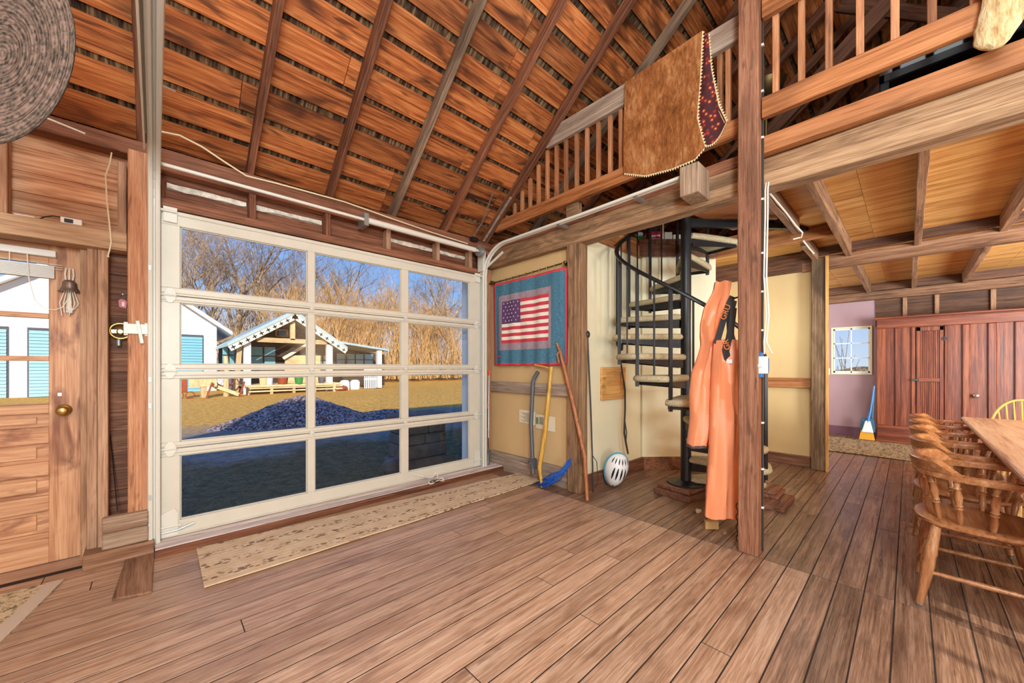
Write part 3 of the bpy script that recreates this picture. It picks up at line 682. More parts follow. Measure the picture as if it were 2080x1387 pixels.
# torsion tube
t = thing('torsion_tube', 'pale steel torsion tube running over the glazed door below the roof', 'torsion tube', (.04, 3.37, 2.54))
b = B(); b.tube([(.02, 3.37, 2.548), (2.72, 3.37, 2.535)], .013, 10); b.build('shaft', 'white_steel', t, smooth=True)
b = B(); b.tube([(1.40, 3.37, 2.541), (2.62, 3.37, 2.536)], .027, 14); b.build('spring_cover', 'white_steel', t, smooth=40)
b = B(); b.box((1.36, 3.355, 2.49), (1.40, 3.50, 2.60)); b.build('centre_bracket', 'galv', t)
b = B(); b.lathe([(.03, 0), (.06, .004), (.06, .012), (.042, .016), (.042, .05), (.058, .054), (.058, .062)], (2.66, 3.37, 2.536), 20, (1, 0, 0)); b.build('cable_drum', 'galv', t, smooth=40)
b = B(); b.lathe([(.02, 0), (.05, .004), (.05, .02), (.03, .03)], (-.012, 3.37, 2.548), 16, (1, 0, 0)); b.build('winding_drum', 'black_iron', t, smooth=40)
b = B(); b.box((-.02, 3.34, 2.50), (.012, 3.385, 2.535)); b.build('warning_tag', 'red_plastic', t)
# wood block holding the track end
b = B(); b.box((2.72, 1.0, 2.43), (2.93, 1.13, 2.64)); tag(b.build('wood_block', W('crate', 'Z'), bevel=.004), 'square wooden block bolted to the loft beam at the end of the steel track', 'block')
# ------------------------------------------------------------------ entry door
ed = bpy.data.objects.new('door_2', None); COL.objects.link(ed); ed.location = (-.8, 3.7, .02); ed['kind'] = 'structure'
DX0, DX1, DY0, DY1 = -1.26, -.345, 3.685, 3.73
b = B(); b.box((DX1 - .135, DY0, .0), (DX1, DY1, 1.99)); b.box((DX0, DY0, .0), (DX0 + .13, DY1, 1.99)); b.build('stile', W('entry', 'Z'), ed, bevel=.003)
xs0, xs1 = DX0 + .13, DX1 - .135
RAILS = [(.0, .19), (.325, .42), (.545, .63), (.745, .845), (.93, .985), (1.86, 1.99)]
for z0, z1 in RAILS + [(1.255, 1.285), (1.52, 1.55), (.986, .99)]: b = B(); b.box((xs0, DY0, z0), (xs1, DY1, z1)); b.build('rail', W('entry', 'X'), ed, bevel=.002)
for z0, z1 in ((.19, .325), (.42, .545), (.63, .745), (.845, .93)):
    b = B(); b.box((xs0 - .005, DY0 + .026, z0 - .005), (xs1 + .005, DY1 - .01, z1 + .005)); b.box((xs0 + .03, DY0 + .014, z0 + .022), (xs1 - .05, DY0 + .03, z1 - .022)); b.build('panel', W('entry', 'X'), ed, bevel=.002)
for z0, z1 in ((.99, 1.255), (1.285, 1.52), (1.55, 1.86)):
    b = B(); b.box((xs0, 3.705, z0), (xs1, 3.709, z1)); b.build('pane', 'glass', ed)
b = B(); b.lathe([(.036, 0), (.036, .006), (.03, .012), (.012, .016), (.012, .04), (.024, .046), (.03, .058), (.028, .072), (.016, .08), (0, .081)], (-.418, 3.684, .945), 20, (0, -1, 0)); b.build('knob', 'brass', ed, smooth=50)
b = B(); b.box((-.444, 3.682, 1.035), (-.428, 3.686, 1.055)); b.build('strike_plate', 'galv', ed)
# roller blind on the door
t = thing('window_blind', 'white slatted blind rolled up at the top of the entry door glass', 'blind', (-.8, 3.66, 1.86))
b = B(); b.box((-1.2, 3.63, 1.895), (-.445, 3.684, 1.935)); b.build('headrail', 'white_plastic', t, bevel=.003)
b = B()
for i in range(14): b.box((-1.2, 3.636, 1.765 + i * .0055), (-.452, 3.684, 1.7685 + i * .0055))
b.build('slat', 'white_plastic', t)
b = B()
for x in (-.62, -.9): b.tube([(x, 3.634, 1.90), (x, 3.634, 1.84)], .002, 5)
for i in range(3): b.tube([(-1.2, 3.65, 1.86 - i * .012), (-.42, 3.65, 1.852 - i * .013)], .002, 5)
b.tube([(-.555, 3.63, 1.90), (-.548, 3.625, 1.75), (-.525, 3.62, 1.62), (-.49, 3.625, 1.575), (-.45, 3.63, 1.57), (-.42, 3.64, 1.59), (-.40, 3.65, 1.64)], .0025, 6); b.build('cord', 'white_cord', t, smooth=True)
t = thing('door_bell', 'small aged silver bell hung on white cords at the entry door corner', 'bell', (-.39, 3.66, 1.72))
b = B(); b.lathe([(.004, .075), (.022, .07), (.03, .055), (.032, .03), (.042, .008), (.05, 0), (.048, -.004), (.03, .01), (.02, .04)], (-.392, 3.645, 1.692), 20); b.build('bell_body', 'aged_silver', t, smooth=50)
b = B()
for k in range(3):
    d = (k - 1) * .014; b.tube([(-.392 + d, 3.655, 1.84), (-.392 + d * 1.3, 3.648, 1.80), (-.392 + d, 3.645, 1.765)], .004, 6)
for k in range(6):
    d = (k - 2.5) * .012; b.tube([(-.392 + d * .6, 3.645, 1.70), (-.392 + d * 1.3, 3.643, 1.62), (-.398 + d * .8, 3.644, 1.54 + .02 * (k % 3)), (-.392 - d * .4, 3.646, 1.56), (-.392, 3.648, 1.69)], .0025, 5)
b.build('cord_tassel', 'white_cord', t, smooth=True)
# ------------------------------------------------------------------ small things on the garage wall
b = B(); b.box((-.315, 3.385, 0), (-.004, 3.62, .088)); structure(b.build('trim_%d' % tr, [W('sawn')], bevel=.004)); tr += 1
b = B()
b.box((-.238, 3.395, .09), (-.03, 3.45, .188)); b.box((-.238, 3.395, .19), (-.03, 3.45, .286))
tag(b.build('weathered_crate_board', [W('crate')], bevel=.008), 'weathered two-plank wooden crate end propped at the foot of the pale brown post', 'wooden board')
b = B(); b.prism([(-.163, 2.85), (-.012, 2.80), (-.004, 3.37), (-.135, 3.37)], 'z', .001, .014)
tag(b.build('loose_floor_board', [W('sawn', 'Y')], bevel=.002), 'short brown board lying flat on the floor before the pale brown post', 'wooden board')
t = thing('key_tag', 'red plastic key tag hanging from a ring on the dark siding', 'key tag', (-.154, 3.60, 1.66))
b = B(); b.prism([(-.172, 1.615), (-.14, 1.607), (-.135, 1.65), (-.144, 1.664), (-.166, 1.668), (-.176, 1.655)], 'y', 3.594, 3.598); b.build('fob', 'red_plastic', t)
b = B(); b.box((-.160, 3.5925, 1.622), (-.147, 3.594, 1.65)); b.build('paper_label', 'white_print', t)
b = B(); b.tube([(-.156 + .016 * math.sin(a), 3.596, 1.684 + .016 * math.cos(a)) for a in [k * PI / 6 for k in range(13)]], .002, 5); b.lathe([(.003, 0), (.003, .02)], (-.156, 3.612, 1.70), 6, (0, -1, 0)); b.build('ring', 'galv', t)
t = thing('door_handle_plate', 'round yellowed brass door handle with a key hung beside the steel latch', 'handle', (-.165, 3.6, 1.45))
b = B(); b.tube([(-.165 + .05 * math.cos(a), 3.585, 1.455 + .05 * math.sin(a)) for a in [k * PI / 10 for k in range(21)]], .009, 8); b.box((-.215, 3.58, 1.44), (-.115, 3.60, 1.462)); b.build('ring_handle', 'brass', t, smooth=50)
b = B(); b.lathe([(.02, 0), (.02, .02), (.012, .03)], (-.165, 3.59, 1.45), 14, (0, -1, 0)); b.build('hub', 'brass', t)
b = B(); b.lathe([(.004, .05), (.012, .04), (.013, .005), (.008, 0)], (-.175, 3.588, 1.355), 10); b.build('key', 'galv', t)
t = thing('slide_latch', 'pale grey steel slide latch screwed to the brown post', 'latch', (-.09, 3.42, 1.46))
b = B(); b.box((-.145, 3.424, 1.43), (-.03, 3.436, 1.495)); b.box((-.145, 3.436, 1.42), (-.125, 3.442, 1.505)); b.box((-.05, 3.436, 1.42), (-.03, 3.442, 1.505)); b.build('plate', 'white_steel', t, bevel=.002)
b = B(); b.bar((-.082, 3.416, 1.515), (-.06, 3.416, 1.37), .018, .006, (0, 1, 0)); b.build('lever', 'white_steel', t, bevel=.002)
b = B(); b.tube([(-.213, 3.595, .775), (-.195, 3.57, .53), (-.175, 3.50, .29)], .003, 6); tag(b.build('thin_rod', 'black_iron'), 'thin dark wire rod leaning behind the crate board', 'rod')
t = thing('motion_sensor', 'small white sensor with a black lens standing on the header over the entry', 'sensor', (-.36, 3.46, 2.07))
b = B(); b.box((-.405, 3.44, 2.07), (-.32, 3.50, 2.106)); b.build('case', 'white_plastic', t, bevel=.003)
b = B(); b.box((-.39, 3.436, 2.075), (-.355, 3.44, 2.098)); b.build('lens', 'black_plastic', t, bevel=.003)
b = B(); b.tube([(-.385, 3.49, 2.10), (-.41, 3.50, 2.115), (-.44, 3.50, 2.115), (-.47, 3.49, 2.098), (-.49, 3.48, 2.076)], .004, 6); b.build('cable', 'black_cord', t, smooth=True)
b = B(); b.box((-.575, 3.45, 2.07), (-.50, 3.51, 2.08)); tag(b.build('transmitter_box', 'white_plastic', bevel=.003), 'flat white plastic box lying on the header left of the sensor', 'box')
b = B(); b.tube([(-.20, 3.49, 2.58), (-.207, 3.47, 2.50), (-.222, 3.42, 2.40), (-.216, 3.41, 2.25), (-.205, 3.415, 2.10), (-.198, 3.42, 1.99), (-.212, 3.43, 1.91)], .004, 6); b.blob((-.212, 3.43, 1.905), .007, 6, 4)
tag(b.build('pull_string', 'string', smooth=True), 'off-white string hanging down over the wall header', 'string')
b = B(); b.tube([(-.62, 3.33, 2.66), (-.45, 3.34, 2.62), (-.3, 3.36, 2.60)], .005, 6); tag(b.build('lamp_cable', 'white_cord', smooth=True), 'white cable running along the wall top beneath the rafters by the tray', 'cable')
pts = [onY(u, v, 3.43) for u, v in ((322, 266), (365, 275), (410, 298), (455, 328), (500, 357), (560, 372), (620, 388), (660, 399), (700, 410), (790, 442), (880, 473), (950, 495))]
b = B(); b.tube(pts, .006, 6); tag(b.build('yellow_cable', 'string', smooth=True), 'yellowish cable sagging along the top of the wall above the glazed door', 'cable')
b = B(); b.bar((-.021, 3.17, 2.958), (.095, 3.17, 2.95), .004, .028, (0, 1, .9)); o = tag(b.build('strap_plate', 'galv', bevel=.001), 'short perforated steel strap at the roof boards beside the left track', 'strap')
b = B(); b.bar((2.59, 3.02, 3.06), (2.66, 3.30, 2.83), .018, .004, (1, 0, 0)); b.bar((2.66, 3.30, 2.83), (2.655, 3.45, 2.71), .018, .004, (1, 0, 0)); tag(b.build('strap_plate', 'galv'), 'perforated steel hanger strap below the rafters at the right end of the torsion tube', 'strap')
b = B(); b.box((2.62, 3.41, 2.66), (2.70, 3.47, 2.70)); tag(b.build('clamp', 'black_iron'), 'small black clamp at the foot of the steel hanger strap', 'clamp')
b = B(); b.bar(roofN(2.835, .02, -.004), roofN(2.845, .62, -.004), .03, .006, (0, SA, CA)); tag(b.build('grey_lath', W('greytrim')), 'thin grey lath along the dark corner rafter by the first balusters', 'lath')
# padlock and cord on the threshold
t = thing('padlock', 'padlock tied in a loop of white cord on the door threshold', 'padlock', (2.06, 3.28, .06))
b = B(); b.box((2.03, 3.25, .058), (2.09, 3.285, .082)); b.build('lock_body', 'old_brass', t, bevel=.004)
b = B(); b.tube([(2.06 + .085 * math.cos(a), 3.285 + .035 * math.sin(a), .066 + .012 * math.sin(3 * a)) for a in [k * PI / 9 for k in range(19)]], .005, 6)
b.tube([(1.99, 3.42, .105), (2.0, 3.33, .10), (2.03, 3.30, .11), (2.06, 3.30, .15), (2.075, 3.29, .13), (2.08, 3.28, .07)], .004, 6); b.tube([(1.9, 3.455, .13), (1.99, 3.40, .10)], .004, 6); b.build('loop_cord', 'white_cord', t, smooth=True)
b = B(); b.tube([(2.04 + .06 * math.cos(a), 3.27 + .03 * math.sin(a), .074) for a in [k * PI / 7 for k in range(15)]], .003, 5); b.build('cable', 'black_cord', t, smooth=True)
# ------------------------------------------------------------------ quilt
def quilt():
    t = thing('flag_quilt', 'blue quilt with a stars and stripes flag, edged in red and hung on a rod', 'quilt', (2.95, 2.88, 2.2))
    Y0, Y1, Z0, Z1 = 3.435, 2.335, 1.235, 2.205
    fy0, fy1, fz0, fz1 = 3.288, 2.565, 1.49, 1.978; cy, cz = 2.988, 1.978 - (1.978 - 1.49) * 7 / 13
    def lines(bs, step):
        out = []
        for a, c in zip(bs, bs[1:]):
            n = max(1, round(abs(c - a) / step)); out += [a + (c - a) * i / n for i in range(n)]
        return out + [bs[-1]]
    ys = lines([Y0, Y0 - .022, 3.352, fy0, cy, fy1, 2.53, Y1 + .022, Y1], .022)
    st = [fz1 + (fz0 - fz1) * k / 13 for k in range(14)]
    zs = lines([Z1, Z1 - .022, 2.05] + st + [1.41, Z0 + .022, Z0], .028)
    def fold(y, z):
        q = (Z1 - z) / (Z1 - Z0)
        return 2.962 - .008 * math.sin(y * 31) * (.5 + q) - .006 * math.sin(y * 13 + z * 3) - .010 * math.exp(-((y - 2.955) / .012) ** 2) - .012 * math.exp(-((y - 2.41) / .02) ** 2) * (1 - q * .3) - .03 * math.exp(-((y - 2.62 + .08 * q) / .05) ** 2) * q * q
    b = B(); m = len(zs); b.v = [(fold(y, z), y, z - .004 * math.sin(y * 40) * (1 if z < Z0 + .03 else 0) + .0 ) for y in ys for z in zs]
    for i in range(len(ys) - 1):
        for j in range(m - 1):
            y, z = (ys[i] + ys[i + 1]) / 2, (zs[j] + zs[j + 1]) / 2
            if y > Y0 - .022 or y < Y1 + .022 or z > Z1 - .022 or z < Z0 + .022: k = 4
            elif fy1 < y < fy0 and fz0 < z < fz1:
                r = int((fz1 - z) / (fz1 - fz0) * 13)
                k = 3 if (y > cy and z > cz) else (1 if r % 2 == 0 else 2)
            elif 2.53 < y < 3.352 and 1.41 < z < 2.05: k = 5
            else: k = 0
            b.f.append((i * m + j, (i + 1) * m + j, (i + 1) * m + j + 1, i * m + j + 1)); b.mi.append(k)
    o = b.build('quilt_cloth', ['denim', 'flag_red', 'flag_white', 'flag_blue', 'red_binding', 'quilt_grey'], t, smooth=True)
    sm = o.modifiers.new('thick', 'SOLIDIFY'); sm.thickness = .006; sm.offset = -1
    for r in range(6):
        for c in range(5 if r % 2 == 0 else 4):
            y = fy0 - .03 - (c + (0 if r % 2 == 0 else .5)) * .06; z = fz1 - .026 - r * .041
            x = fold(y, z) - .0085
            pts = []
            for k in range(10):
                a = PI / 2 + k * PI / 5; rr = .0105 if k % 2 == 0 else .0045; pts.append((y + rr * math.cos(a), z + rr * math.sin(a)))
            b = B(); b.prism(pts, 'x', x - .001, x); b.build('star', 'flag_white', t)
    b = B(); b.box((2.935, 3.345, 1.335), (2.94, 3.29, 1.342)); b.build('cloth_label', 'red_binding', t)
    b = B(); b.tube([(2.95, 3.52, 2.222), (2.95, 2.9, 2.232), (2.95, 2.34, 2.252)], .008, 8)
    b.lathe([(.003, 0), (.014, .01), (.018, .025), (.010, .04)], (2.95, 2.325, 2.253), 10, (0, 1, 0)); b.lathe([(.003, 0), (.014, .01), (.014, .02)], (2.95, 3.515, 2.222), 10, (0, 1, 0))
    for y in (2.35, 3.49): b.box((2.95, y - .006, 2.225), (3.02, y + .006, 2.26))
    b.build('hanging_rod', 'old_brass', t, smooth=50)
    for k in range(11):
        y = 3.42 - k * .105; z = 2.222 + (3.52 - y) * .0254
        b = B(); b.tube([(2.95 + .012 * math.cos(a), y, z - .004 + .016 * math.sin(a)) for a in [i * PI / 5 for i in range(11)]], .002, 4); b.build('curtain_ring', 'old_brass', t)
quilt()
# papers pinned on the flag wall
t = thing('pinned_papers', 'two yellowed printed papers pinned low on the tan flag wall', 'paper', (3.015, 2.8, .62))
b = B()
b.grid(lambda u, v: (3.016 - .004 * math.sin(u * 9), 3.06 - .25 * u, .735 - .15 * v - .01 * u + .008 * math.sin(v * 7)), 10, 6, .002); b.grid(lambda u, v: (3.013 - .003 * math.sin(u * 5), 2.80 - .27 * u, .705 - .155 * v - .01 * u), 8, 6, .002); b.build('sheet', 'paper', t)
for i in range(7):
    z = .70 - i * .015; b = B(); b.box((3.004, 2.84, z), (3.006, 3.02 - .03 * (i % 3), z + .004)); b.build('print_line', 'paper_print', t)
b = B(); b.box((3.003, 2.69, .60), (3.005, 2.74, .68)); b.build('print_block', 'paper_print', t)
b = B(); b.box((3.0025, 2.655, .585), (3.004, 2.675, .675)); b.build('print_block', 'green_print', t)
b = B(); b.box((3.0025, 2.755, .60), (3.004, 2.79, .67)); b.build('print_block', 'green_print', t)
# things leaning on the flag wall
t = thing('steel_pipe', 'dark grey bent steel pipe leaning on the flag wall', 'pipe', (2.93, 2.78, 0))
b = B(); b.tube([onX(1083, 962, 2.86) * 1, (2.90, 2.765, .6), (2.93, 2.765, 1.06), (2.94, 2.755, 1.10), (2.955, 2.715, 1.165)], .022, 12); 
b.v = [(x, y, max(z, .002)) for x, y, z in b.v]; b.build('tube', 'grey_pipe', t, smooth=50)
b = B(); b.lathe([(.034, 0), (.034, .02)], (2.87, 2.745, .20), 14, (.06, 0, 1)); b.box((2.85, 2.68, .16), (2.90, 2.73, .26)); b.build('clamp_ring', 'grey_pipe', t, smooth=50)
b = B(); p = [onX(1101, 973, 2.83), onX(1096, 950, 2.835), onX(1107, 880, 2.86), onX(1114, 810, 2.90), onX(1120, 745, 2.94)]; p[0].z = .004
b.tube(p, [.014, .022, .024, .021, .019], 8); b.tube([onX(1118, 748, 2.94), onX(1100, 744, 2.94), onX(1086, 741, 2.95)], .010, 6)
tag(b.build('yellow_stick', [W('stick', 'Z')], smooth=50), 'bright yellow peeled wooden stick leaning on the flag wall', 'stick')
b = B(); p = [onX(1193, 975, 2.86), onX(1188, 930, 2.87), onX(1170, 845, 2.90), onX(1152, 770, 2.925), onX(1138, 715, 2.93), onX(1131, 697, 2.935)]; p[0].z = .003
b.tube(p, [.016, .018, .019, .018, .016, .012], 8); b.tube([onX(1138, 712, 2.93), onX(1132, 720, 2.915), onX(1136, 738, 2.92)], .011, 6)
tag(b.build('walking_staff', [W('staff', 'Z')], smooth=50), 'long reddish brown walking staff leaning across the flag wall post', 'staff')
b = B(); rng = random.Random(4)
for k in range(26):
    o = rng.uniform(-.03, .03); q = rng.uniform(0, 1); lo = .02 + .09 * q
    b.tube([(2.93 + o, 2.26 + rng.uniform(-.02, .02), .30 + .03 * q), (2.88 + o, 2.30 + .05 * q, .20), (2.85 + o * 2, 2.36 + .08 * q, .10 + .02 * (k % 4)), (2.84 + o * 2, 2.46 + .10 * q, .028 + .014 * (k % 5)), (2.85 + o + rng.uniform(-.02, .02), 2.56 + .06 * q, .02 + .01 * (k % 3))], .0042, 5)
tag(b.build('blue_rope', 'rope_blue', smooth=True), 'hank of blue rope slung on the foot of the walking staff', 'rope')
for xx, tz, zt, red in ((2.925, 1.115, .0, 0), (2.90, .72, 0, 1)):
    t = thing('driveway_marker', ('thin black marker rod with an orange tip leaning in the corner, shorter one' if red else 'thin grey marker rod with an orange tip leaning in the corner, taller one'), 'marker rod', (xx, 3.5, 0))
    b = B(); b.tube([(2.86, 3.43 - .02 * red, .058), (xx, 3.49, tz)], .006, 6); b.build('rod', 'black_iron' if red else 'galv', t)
    b = B(); b.lathe([(.012, 0), (.012, .05), (.008, .06)], (xx, 3.49, tz), 8); b.build('tip', 'orange_plastic', t)
# ------------------------------------------------------------------ cream wall: hatch, stick with ring, strap, helmet
t = thing('wall_hatch', 'small golden wooden hatch set in the cream wall behind the hanging strap', 'hatch', (3.57, 2.2, 1.04))
b = B()
for q in (((3.34, .87), (3.81, .93)), ((3.34, 1.16), (3.81, 1.215)), ((3.34, .93), (3.42, 1.16)), ((3.72, .93), (3.81, 1.16))): b.box((q[0][0], 2.175, q[0][1]), (q[1][0], 2.2, q[1][1]))
b.build('frame', W('oak'), t, bevel=.003)
b = B(); b.box((3.42, 2.185, .93), (3.72, 2.199, 1.16)); b.build('panel', W('oak'), t)
b = B(); b.box((3.76, 2.168, .98), (3.775, 2.176, 1.06)); b.build('latch', 'galv', t)
t = thing('walking_cane', 'thin black rod with a ring top leaning on the cream wall', 'rod', (3.08, 2.1, 0))
b = B(); b.tube([(3.075, 2.10, .004), (3.075, 2.13, .8), (3.07, 2.165, 1.50)], [.007, .008, .009], 7); b.build('shaft', 'black_cord', t, smooth=True)
b = B(); b.tube([(3.07 + .026 * math.cos(a), 2.165, 1.535 + .026 * math.sin(a)) for a in [k * PI / 8 for k in range(17)]], .011, 7); b.build('ring_top', 'black_cord', t, smooth=True)
b = B(); b.tube([(3.075, 2.11, .36), (3.10, 2.08, .30), (3.11, 2.07, .12), (3.08, 2.08, .06), (3.05, 2.10, .10), (3.06, 2.10, .3)], .004, 5); b.build('strap', 'black_cord', t, smooth=True)
t = thing('hanging_strap', 'black strap hanging on a hook on the cream wall beside the stair', 'strap', (3.6, 2.1, 1.5))
b = B(); b.blob((3.60, 2.13, 1.46), (.035, .03, .05), 10, 6); b.tube([(3.56, 2.13, 1.49), (3.6, 2.10, 1.47), (3.64, 2.13, 1.40)], .018, 6); b.build('knot', 'black_cord', t, smooth=True)
b = B(); b.tube([(3.585, 2.12, 1.46), (3.575, 2.10, 1.28), (3.60, 2.09, 1.12), (3.635, 2.085, .98), (3.63, 2.08, .78), (3.60, 2.07, .62), (3.58, 2.06, .52), (3.60, 2.05, .40), (3.62, 2.04, .30)], [.010, .010, .010, .011, .011, .010, .013, .012, .010], 6)
b.tube([(3.62, 2.08, .66), (3.645, 2.07, .52), (3.61, 2.06, .42)], .006, 5); b.build('webbing', 'black_cord', t, smooth=True)
b = B(); b.tube([(3.60, 2.2, 1.50), (3.60, 2.12, 1.50), (3.60, 2.11, 1.53)], .006, 6); b.build('hook', 'black_iron', t)
def helmet():
    t = thing('bike_helmet', 'white and blue bicycle helmet with dark vents standing against the cream wall', 'helmet', (3.36, 2.02, .17))
    M = Matrix.Translation((3.36, 2.03, .185)) @ Matrix.Rotation(math.radians(48), 4, 'Z') @ Matrix.Rotation(math.radians(-14), 4, 'Y') @ Matrix.Rotation(math.radians(10), 4, 'X')
    # local: x = crown direction (towards the viewer is -x), y across, z along the length
    b = B()
    n, m = 28, 18
    rows = []
    for i in range(m + 1):
        a = PI * i / m; row = []
        for k in range(n + 1):
            p = PI * (k / n - .5)
            x = -math.sin(a) * math.cos(p) * .115; y = math.sin(a) * math.sin(p) * (.112 - .022 * math.cos(a)); z = math.cos(a) * .178 * -1
            row.append((x, y, z))
        rows.append(row)
    nn = len(b.v)
    for r in rows: b.v += r
    for i in range(m):
        for k in range(n): b.f.append((nn + i * (n + 1) + k, nn + i * (n + 1) + k + 1, nn + (i + 1) * (n + 1) + k + 1, nn + (i + 1) * (n + 1) + k)); b.mi.append(0)
    b.xform(M); o = b.build('shell', 'helmet_white', t, smooth=60); sm = o.modifiers.new('t', 'SOLIDIFY'); sm.thickness = .012; sm.offset = -1
    b = B()
    rim = []
    for i in range(29):
        a = 2 * PI * i / 28; zf = math.sin(a); rim.append((.006, math.cos(a) * (.106 + .018 * zf), zf * .172))
    b.tube(rim, .016, 8); b.xform(M); b.build('lower_rim', 'helmet_blue', t, smooth=60)
    def on(p, a): return (-math.sin(a) * math.cos(p) * .118, math.sin(a) * math.sin(p) * (.115 - .022 * math.cos(a)), -math.cos(a) * .182)
    def patch(p0, a0, p1, a1, w):
        b = B(); q = []
        for k in range(9):
            s = k / 8; p = p0 + (p1 - p0) * s; a = a0 + (a1 - a0) * s; ww = w * math.sin(PI * (.1 + .8 * s))
            q.append([on(p - ww, a), on(p + ww, a)])
        for r0, r1 in zip(q, q[1:]): b.quad([r0[0], r0[1], r1[1], r1[0]])
        b.xform(M); b.build('vent', 'dark_hole', t)
    for p in (-.62, -.2, .22, .60): patch(p, 1.25, p * .8, 1.95, .085)
    for p in (-.3, .25): patch(p, .55, p, .8, .08)
    for k, p in enumerate((-1.25, -.85, -.5, -.15, .2, .55, .9)): patch(p, 2.15, p * 1.0, 2.55, .06)
helmet()
# ------------------------------------------------------------------ rugs
def rug(name, label, corners, mat, edge=None, th=.008):
    t = thing(name, label, 'rug', (*corners[0][:2], 0))
    (x0, y0), (x1, y1), (x2, y2), (x3, y3) = [c[:2] for c in corners]
    def f(u, v): 
        x = (x0 * (1 - u) + x1 * u) * (1 - v) + (x3 * (1 - u) + x2 * u) * v; y = (y0 * (1 - u) + y1 * u) * (1 - v) + (y3 * (1 - u) + y2 * u) * v
        return (x, y, th + .0015 * math.sin(x * 7 + y * 5))
    b = B(); b.grid(f, 40, 8, th - .001); b.build('pile', mat, t)
    if edge:
        b = B(); e = edge
        b.grid(lambda u, v: (lambda q: (q[0], q[1], q[2] + .002))(f(u * e, v)), 3, 8, .004); b.build('bound_end', 'rug_edge', t)
    return t
rug('hall_runner', 'long beige runner rug with dark leaf borders along the glazed door', [(.20, 3.262), (3.00, 3.05), (2.97, 2.68), (.195, 2.655)], 'runner', .022)
rug('entry_rug', 'beige patterned rug corner on the floor before the entry door', [(-.376, 3.31), (-1.6, 3.42), (-1.7, 2.85), (-.497, 2.74)], 'entryrug', .055)
rug('woven_rug', 'mottled brown and beige rug before the red cabinet', [(7.05, -.35), (7.05, .95), (8.45, .95), (8.45, -.35)], 'ragrug')
# ------------------------------------------------------------------ spiral stair
SX, SY, RAD = 3.71, 1.48, .66
def pol(a, r, z): a = math.radians(a); d = RT * math.cos(a) + FW * math.sin(a); return Vector((SX, SY, 0)) + d * r + Vector((0, 0, z))
def s_az(k): return 382 - 27 * k
def s_z(k): return .17 + .195 * (k - 1)
def build_stair():
    t = thing('spiral_staircase', 'black iron spiral staircase with beige carpeted treads', 'staircase', (SX, SY, .1))
    b = B(); b.tube([(SX, SY, .10), (SX, SY, 3.2)], .047, 20); b.build('centre_pole', 'black_iron', t, smooth=40)
    b = B(); b.lathe([(.17, 0), (.17, .012), (.09, .014), (.07, .03), (.055, .032)], (SX, SY, .098), 24); b.build('base_flange', 'black_iron', t, smooth=40)
    for k in range(1, 14):
        a, z = s_az(k), s_z(k)
        b = B(); wi, wo = 20, 15.5
        top = []; prof = [(.07, 40), (.20, 24), (.40, 18), (.58, 16), (.635, 15), (.66, 11), (.668, 6)]
        out = [(r, a + w) for r, w in prof] + [(r, a - w) for r, w in prof[::-1]]
        n = len(out)
        def ring(dr, z): 
            c = pol(a, .40, 0); res = []
            for r, w in out:
                p = pol(w, r, z); d = (Vector((p.x, p.y, 0)) - c); d.z = 0; res.append(p + d.normalized() * dr)
            return res
        b.rings([ring(-.012, z - .058), ring(.012, z - .054), ring(.022, z - .032), ring(.012, z - .008), ring(-.014, z)]); tr_ = b.build('tread', 'carpet', t, smooth=60)
        b = B(); 
        for w in (-1, 1):
            p0 = pol(a + w * 30, .06, z - .135); p1 = pol(a + w * 14, .62, z - .085)
            p2 = pol(a + w * 14, .62, z - .056); p3 = pol(a + w * 30, .06, z - .056)
            nrm = (p1 - p0).cross(Vector((0, 0, 1))).normalized() * .006
            b.hexa([p0, p1, p1 + nrm, p0 + nrm, p3, p2, p2 + nrm, p3 + nrm])
        b.bar(pol(a - 14, .62, z - .072), pol(a + 14, .62, z - .072), .008, .03)
        b.build('tread_bracket', 'black_iron', tr_)
        if k < 13:
            b = B(); q = a - 12; zt = s_z(k) + .83 + .195 * 12 / 27
            b.bar(pol(q, .645, z - .10), pol(q, .645, zt), .026, .026, FW); b.build('newel_baluster', 'black_iron', t)
            if k > 1:
                b = B(); q = a + 3; b.bar(pol(q, .645, z - .05), pol(q, .645, s_z(k) + .83 - .195 * 3 / 27), .013, .013, FW); b.build('baluster', 'black_iron', t)
    b = B(); pts = []
    for i in range(0, 100):
        q = s_az(1) + 2 - i * (27 * 12.4) / 99; k = (382 - q) / 27
        pts.append(pol(q, .645, s_z(k) + .835))
    b.tube(pts, .017, 8, flat=1.2); b.build('handrail', 'black_iron', t, smooth=50)
    # landing frame up by the loft
    b = B()
    b.bar((SX + .05, SY, 2.63), (4.45, SY - .55, 2.63), .05, .04); b.bar((SX, SY, 2.70), (3.1, .80, 2.66), .05, .05); b.bar((SX, SY - .02, 2.58), (4.40, .86, 2.58), .04, .05); b.bar((4.40, .86, 2.58), (5.0, .62, 2.62), .05, .05)
    b.build('landing_frame', 'black_iron', t)
    b = B(); b.prism([(3.74, 1.40), (4.42, 1.28), (4.40, .88), (3.14, .82), (3.15, .95), (3.70, 1.40)], 'z', 2.655, 2.70); b.build('landing', W('loftboard', 'Y'), t)
build_stair()
b = B(); b.box((SX - .24, SY - .17, 0), (SX + .17, SY + .19, .055)); b.box((SX - .20, SY - .15, .056), (SX + .19, SY + .18, .097))
b.xform(Matrix.Translation((SX, SY, 0)) @ Matrix.Rotation(math.radians(-8), 4, 'Z') @ Matrix.Translation((-SX, -SY, 0)))
tag(b.build('stair_footing', [W('siding')], bevel=.006), 'stacked plank block carrying the foot of the spiral staircase', 'wooden block')
